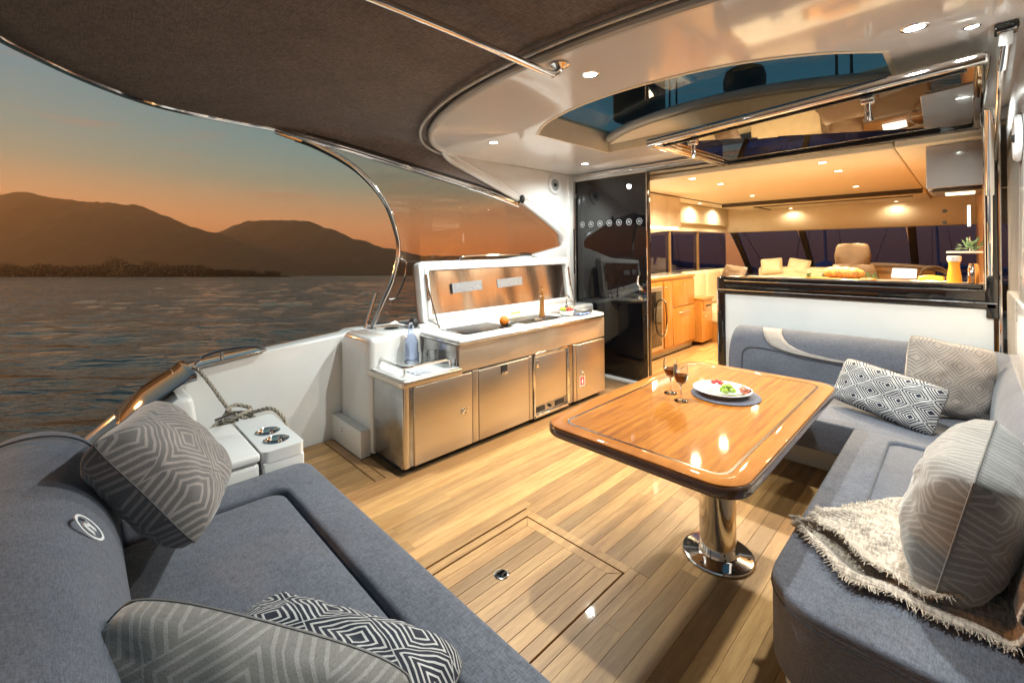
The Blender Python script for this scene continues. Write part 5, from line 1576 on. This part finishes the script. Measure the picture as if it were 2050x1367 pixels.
# helm chair
hc_ = thing('helm_chair', (-1.03, 7.3, 0), 'brown leather helm chair with a headrest seen from behind', 'chair')
MB().lathe([(.25, 0), (.24, .03), (.06, .05), (.055, .5)], (-1.03, 7.45, 0), 24).build('pedestal', 'chrome', hc_)
MB().box(-1.30, -.76, 7.2, 7.75, .50, .64).build('seat', 'brownleather', hc_, bevel=.06, segs=4)
def loft(rows, y0, y1, name, mat, par):
    b = MB()
    n = 20
    vs = []
    for (z, hw) in rows:
        for k in range(n):
            a = 2 * math.pi * k / n
            ca, sa = math.cos(a), math.sin(a)
            sx = math.copysign(abs(ca) ** .5, ca) * hw
            sy = math.copysign(abs(sa) ** .6, sa) * (y1 - y0) / 2
            vs.append((-1.03 + sx, (y0 + y1) / 2 + sy, z))
    m_ = len(rows)
    b.add(vs, [(i * n + k, i * n + (k + 1) % n, (i + 1) * n + (k + 1) % n, (i + 1) * n + k) for i in range(m_ - 1) for k in range(n)] + [tuple(range(n - 1, -1, -1)), tuple((m_ - 1) * n + k for k in range(n))])
    o = b.build(name, mat, par, angle=60)
    return o
loft([(.62, .23), (.8, .27), (1.05, .275), (1.18, .25), (1.255, .21), (1.27, .16)], 7.20, 7.38, 'backrest', 'brownleather', hc_)
loft([(1.255, .14), (1.27, .185), (1.38, .195), (1.49, .175), (1.525, .15), (1.535, .10)], 7.20, 7.34, 'headrest', 'brownleather', hc_)
for s in (-1, 1):
    MB().tube(catmull([(-1.03 + s * .29, 7.3, .92), (-1.03 + s * .31, 7.45, .94), (-1.03 + s * .31, 7.65, .92)], 5), .035, 10).build('armrest', 'brownleather', hc_)
# helm console
hx = thing('helm_console', (-1.0, 8.9, 0), 'brown helm console with hooded instruments and wheel', 'console')
MB().box(-1.55, -.20, 8.75, 9.3, 0, .95).build('body', 'brownleather', hx, bevel=.05)
b = MB()
b.tube(catmull([(-1.62, 8.7, .98), (-1.50, 8.7, 1.12), (-1.1, 8.75, 1.2), (-.75, 8.75, 1.2), (-.25, 8.7, 1.15), (-.1, 8.7, .98)], 8), .035, 10)
b.build('hood', 'brownleather', hx)
MB().prism([(8.78, .95), (9.1, 1.18), (9.15, .95)], -1.4, -.3, 'x').build('instrument_panel', plain('walnut', (.25, .12, .04), .25, coat=.6), hx, bevel=.01)
MB().prism([(8.84, 1.0), (9.02, 1.13), (9.03, 1.125), (8.85, .995)], -.78, -.5, 'x').xf(Matrix.Translation((0, -.02, .02))).build('screen', emit('chart_screen', (1.0, .88, .7), 2.5), hx)
w_ = []
for k in range(24):
    a = 2 * math.pi * k / 24
    w_.append((-.30 + .15 * math.cos(a), 8.62, 1.05 + .15 * math.sin(a)))
wl = MB().tube(w_, .014, 8, closed=True).build('wheel', 'brownleather', hx)
MB().tube([(-.44, 8.62, 1.05), (-.16, 8.62, 1.05)], .012, 8).build('wheel_spoke', 'chrome', wl)
# counter behind the window
kc = thing('galley_counter', (-.75, 4.8, 0), 'saloon counter directly behind the lift up window', 'counter')
MB().box(-1.58, .11, 4.56, 5.10, 0, 1.15).build('body', 'oak', kc, bevel=.01)
MB().box(-1.60, .115, 4.55, 5.14, 1.155, 1.20).build('worktop', 'creamgloss', kc, bevel=.01)
tag(MB().prism(rrect(-1.02, -.52, 4.66, 4.90, .03), 1.201, 1.222).build('chopping_board', 'oak', bevel=.004), 'oak chopping board under the bread loaf on the saloon counter', 'board')
b = MB()
def loaf(u, v):
    th = v * 2 * math.pi
    r_ = .055 * (1 - abs(2 * u - 1) ** 3) ** .5 * (1 + .16 * abs(math.sin(u * 14)))
    return Vector((-.89 + .30 * u, 4.78 + r_ * math.cos(th) * 1.1 + .012 * math.sin(6 * u), 1.272 + r_ * math.sin(th) * .9 - .012 * u))
b.grid(loaf, 40, 18)
tag(b.build('bread_loaf', plain('bread_crust', (.52, .25, .06), .6, var=.35, vscale=25, bump=.4, bscale=50), angle=180), 'plaited golden bread loaf on the chopping board', 'bread')
def sprig(name, c, n_, spread, col, label, up=.5, L=.06):
    t = thing(name, c, label, 'plant')
    r2 = random.Random(int(abs(c[0]) * 1000))
    b = MB()
    for k in range(n_):
        d = Vector((r2.gauss(0, 1), r2.gauss(0, .7), abs(r2.gauss(up, .6)))).normalized()
        p = Vector(c) + d * r2.uniform(.01, spread)
        s = d.cross(Vector((r2.random(), r2.random(), 1))).normalized() * L * .28
        b.add([p, p + d * L * .5 + s, p + d * L, p + d * L * .5 - s], [(0, 1, 2, 3)])
    b.build('leaves', plain(name + '_leaf', col, .5, var=.3), t, smooth=False)
    MB().tube([Vector(c), Vector(c) + Vector((0, 0, spread * up))], .004, 6).build('stem', 'rope', t)
sprig('herb_sprig', (-1.02, 4.76, 1.215), 26, .05, (.05, .12, .03), 'dark green herbs at the left of the chopping board', .2, .03)
sprig('herb_sprig', (-.55, 4.70, 1.228), 26, .05, (.06, .14, .04), 'green herbs at the right end of the bread loaf', .2, .03)
for x_, lab in ((-1.20, 'small black coaster left of the chopping board'), (-.40, 'small black coaster right of the chopping board')):
    tag(MB().prism(rrect(x_ - .05, x_ + .05, 4.60, 4.68, .01), 1.201, 1.212).build('coaster', 'blackmatt', bevel=.003), lab, 'coaster')
t = thing('juice_bottle', (-.055, 4.70, 1.2), 'tall carafe of orange juice with a white lid at the window corner', 'bottle')
MB().lathe([(0, .001), (.040, 0), (.043, .008), (.040, .06), (.031, .13), (.030, .155), (.036, .175)], (-.055, 4.70, 1.201), 26).build('juice', plain('orange_juice', (.85, .42, .04), .25, coat=.8, var=.05), t)
MB().lathe([(.037, .175), (.040, .182), (.040, .212), (.034, .216), (0, .217)], (-.055, 4.70, 1.201), 26).build('lid', 'white', t)
tag(MB().lathe([(0, 0), (.032, 0), (.032, .12), (.028, .128), (.028, .15), (.02, .158), (0, .16)], (.045, 4.74, 1.201), 24).build('shaker', 'chrome'), 'shiny steel shaker right of the juice carafe', 'shaker')
tag(MB().lathe([(0, .002), (.07, 0), (.12, .014), (.122, .018), (.07, .006), (0, .005)], (-.19, 4.80, 1.2012), 32).build('plate', 'white'), 'white plate with yellow fruit behind the juice carafe', 'plate')
tag(MB().tube(catmull([(-.26, 4.82, 1.232), (-.19, 4.80, 1.245), (-.11, 4.79, 1.235)], 6), [.01] + [.02] * 11 + [.01], 10).build('banana', plain('banana', (.75, .45, .04), .45, var=.1)), 'yellow fruit on the plate by the juice carafe', 'fruit')
tag(MB().box(-.10, .115, 4.85, 5.02, 1.435, 1.45).build('shelf', 'white', bevel=.004), 'small white shelf carrying the plant at the right of the window', 'shelf')
sprig('potted_plant', (.03, 4.92, 1.452), 60, .09, (.10, .20, .10), 'small green leafy plant on the white shelf', 1.2, .035)
# extractor hood
hd_ = thing('extractor_hood', (-.05, 5.0, 1.85), 'grey lacquered cooker hood with a lit underside at the right of the window', 'hood')
MB().box(-.20, .115, 4.62, 5.25, 1.93, 2.25).build('cover', 'greygloss', hd_, bevel=.006)
MB().box(-.17, .11, 4.66, 5.1, 1.90, 1.925).build('grille', plain('hood_frame', (.12, .09, .07), .4, metal=.5), hd_, bevel=.005)
MB().box(-.10, .06, 4.76, 4.98, 1.893, 1.899).build('hood_lamp', emit('hood_glow', (1.0, .82, .55), 3.0), hd_)
MB().box(.02, .04, 5.5, 5.52, 1.66, 1.84).build('light_tube', emit('tube_glow', (1.0, .85, .6), 4.0), hd_)
for k, z_ in enumerate((1.80, 1.70)):
    MB().lathe([(0, 0), (.018, 0), (.018, .01), (0, .012)], (-.12, 5.5, z_), 12, (0, -1, 0), False).build('socket', 'blackmatt', hd_)
PWM = 200
pts_ = [(-2.05, 4.75), (-2.0, 5.4), (-2.15, 7.0), (-.88, 4.75), (-.87, 5.4), (-.95, 7.0)]
words = ['nearest the doorway', 'second from the doorway', 'farthest from the doorway', 'nearest the lift window', 'second from the lift window', 'farthest from the lift window']
for (x_, y_), w1, in zip(pts_, words):
    side = 'left' if x_ < -1.4 else 'right'
    downlight(x_, y_, 2.25, 'warm saloon downlight in the %s row, %s' % (side, w1), PWM, True, .04, 'saloon downlights')
for (x_, y_, z_, lab) in ((-3.16, 6.6, 2.262, 'warm side downlight over the port window, nearest the wall cabinet'), (-3.16, 7.6, 2.262, 'warm side downlight over the port window, middle one'), (-3.16, 8.6, 2.262, 'warm side downlight over the port window, nearest the windscreen'),
                     (-2.2, 9.25, 2.20, 'warm downlight above the windscreen, left of the helm chair'), (-.75, 9.25, 2.20, 'warm downlight above the windscreen, right of the helm chair')):
    downlight(x_, y_, z_, lab, 40 if x_ < -3 else 9, True, .036, 'saloon downlights')
# ------------------------------------------------------------------ evening haze over the lake
m_ = bpy.data.materials.new('evening_haze')
m_.use_nodes = True
t_ = m_.node_tree
t_.nodes.clear()
o_ = t_.nodes.new('ShaderNodeOutputMaterial')
v_ = t_.nodes.new('ShaderNodeVolumePrincipled')
v_.inputs['Color'].default_value = (1.0, .80, .56, 1)
v_.inputs['Density'].default_value = .00013
v_.inputs['Anisotropy'].default_value = .55
t_.links.new(v_.outputs[0], o_.inputs['Volume'])
hz = MB().box(-7000, 7000, -2500, 4300, -4, 600).build('haze', m_, smooth=False)
hz.matrix_world = WM
hz['kind'] = 'stuff'
hz['label'] = 'warm evening haze over the lake'
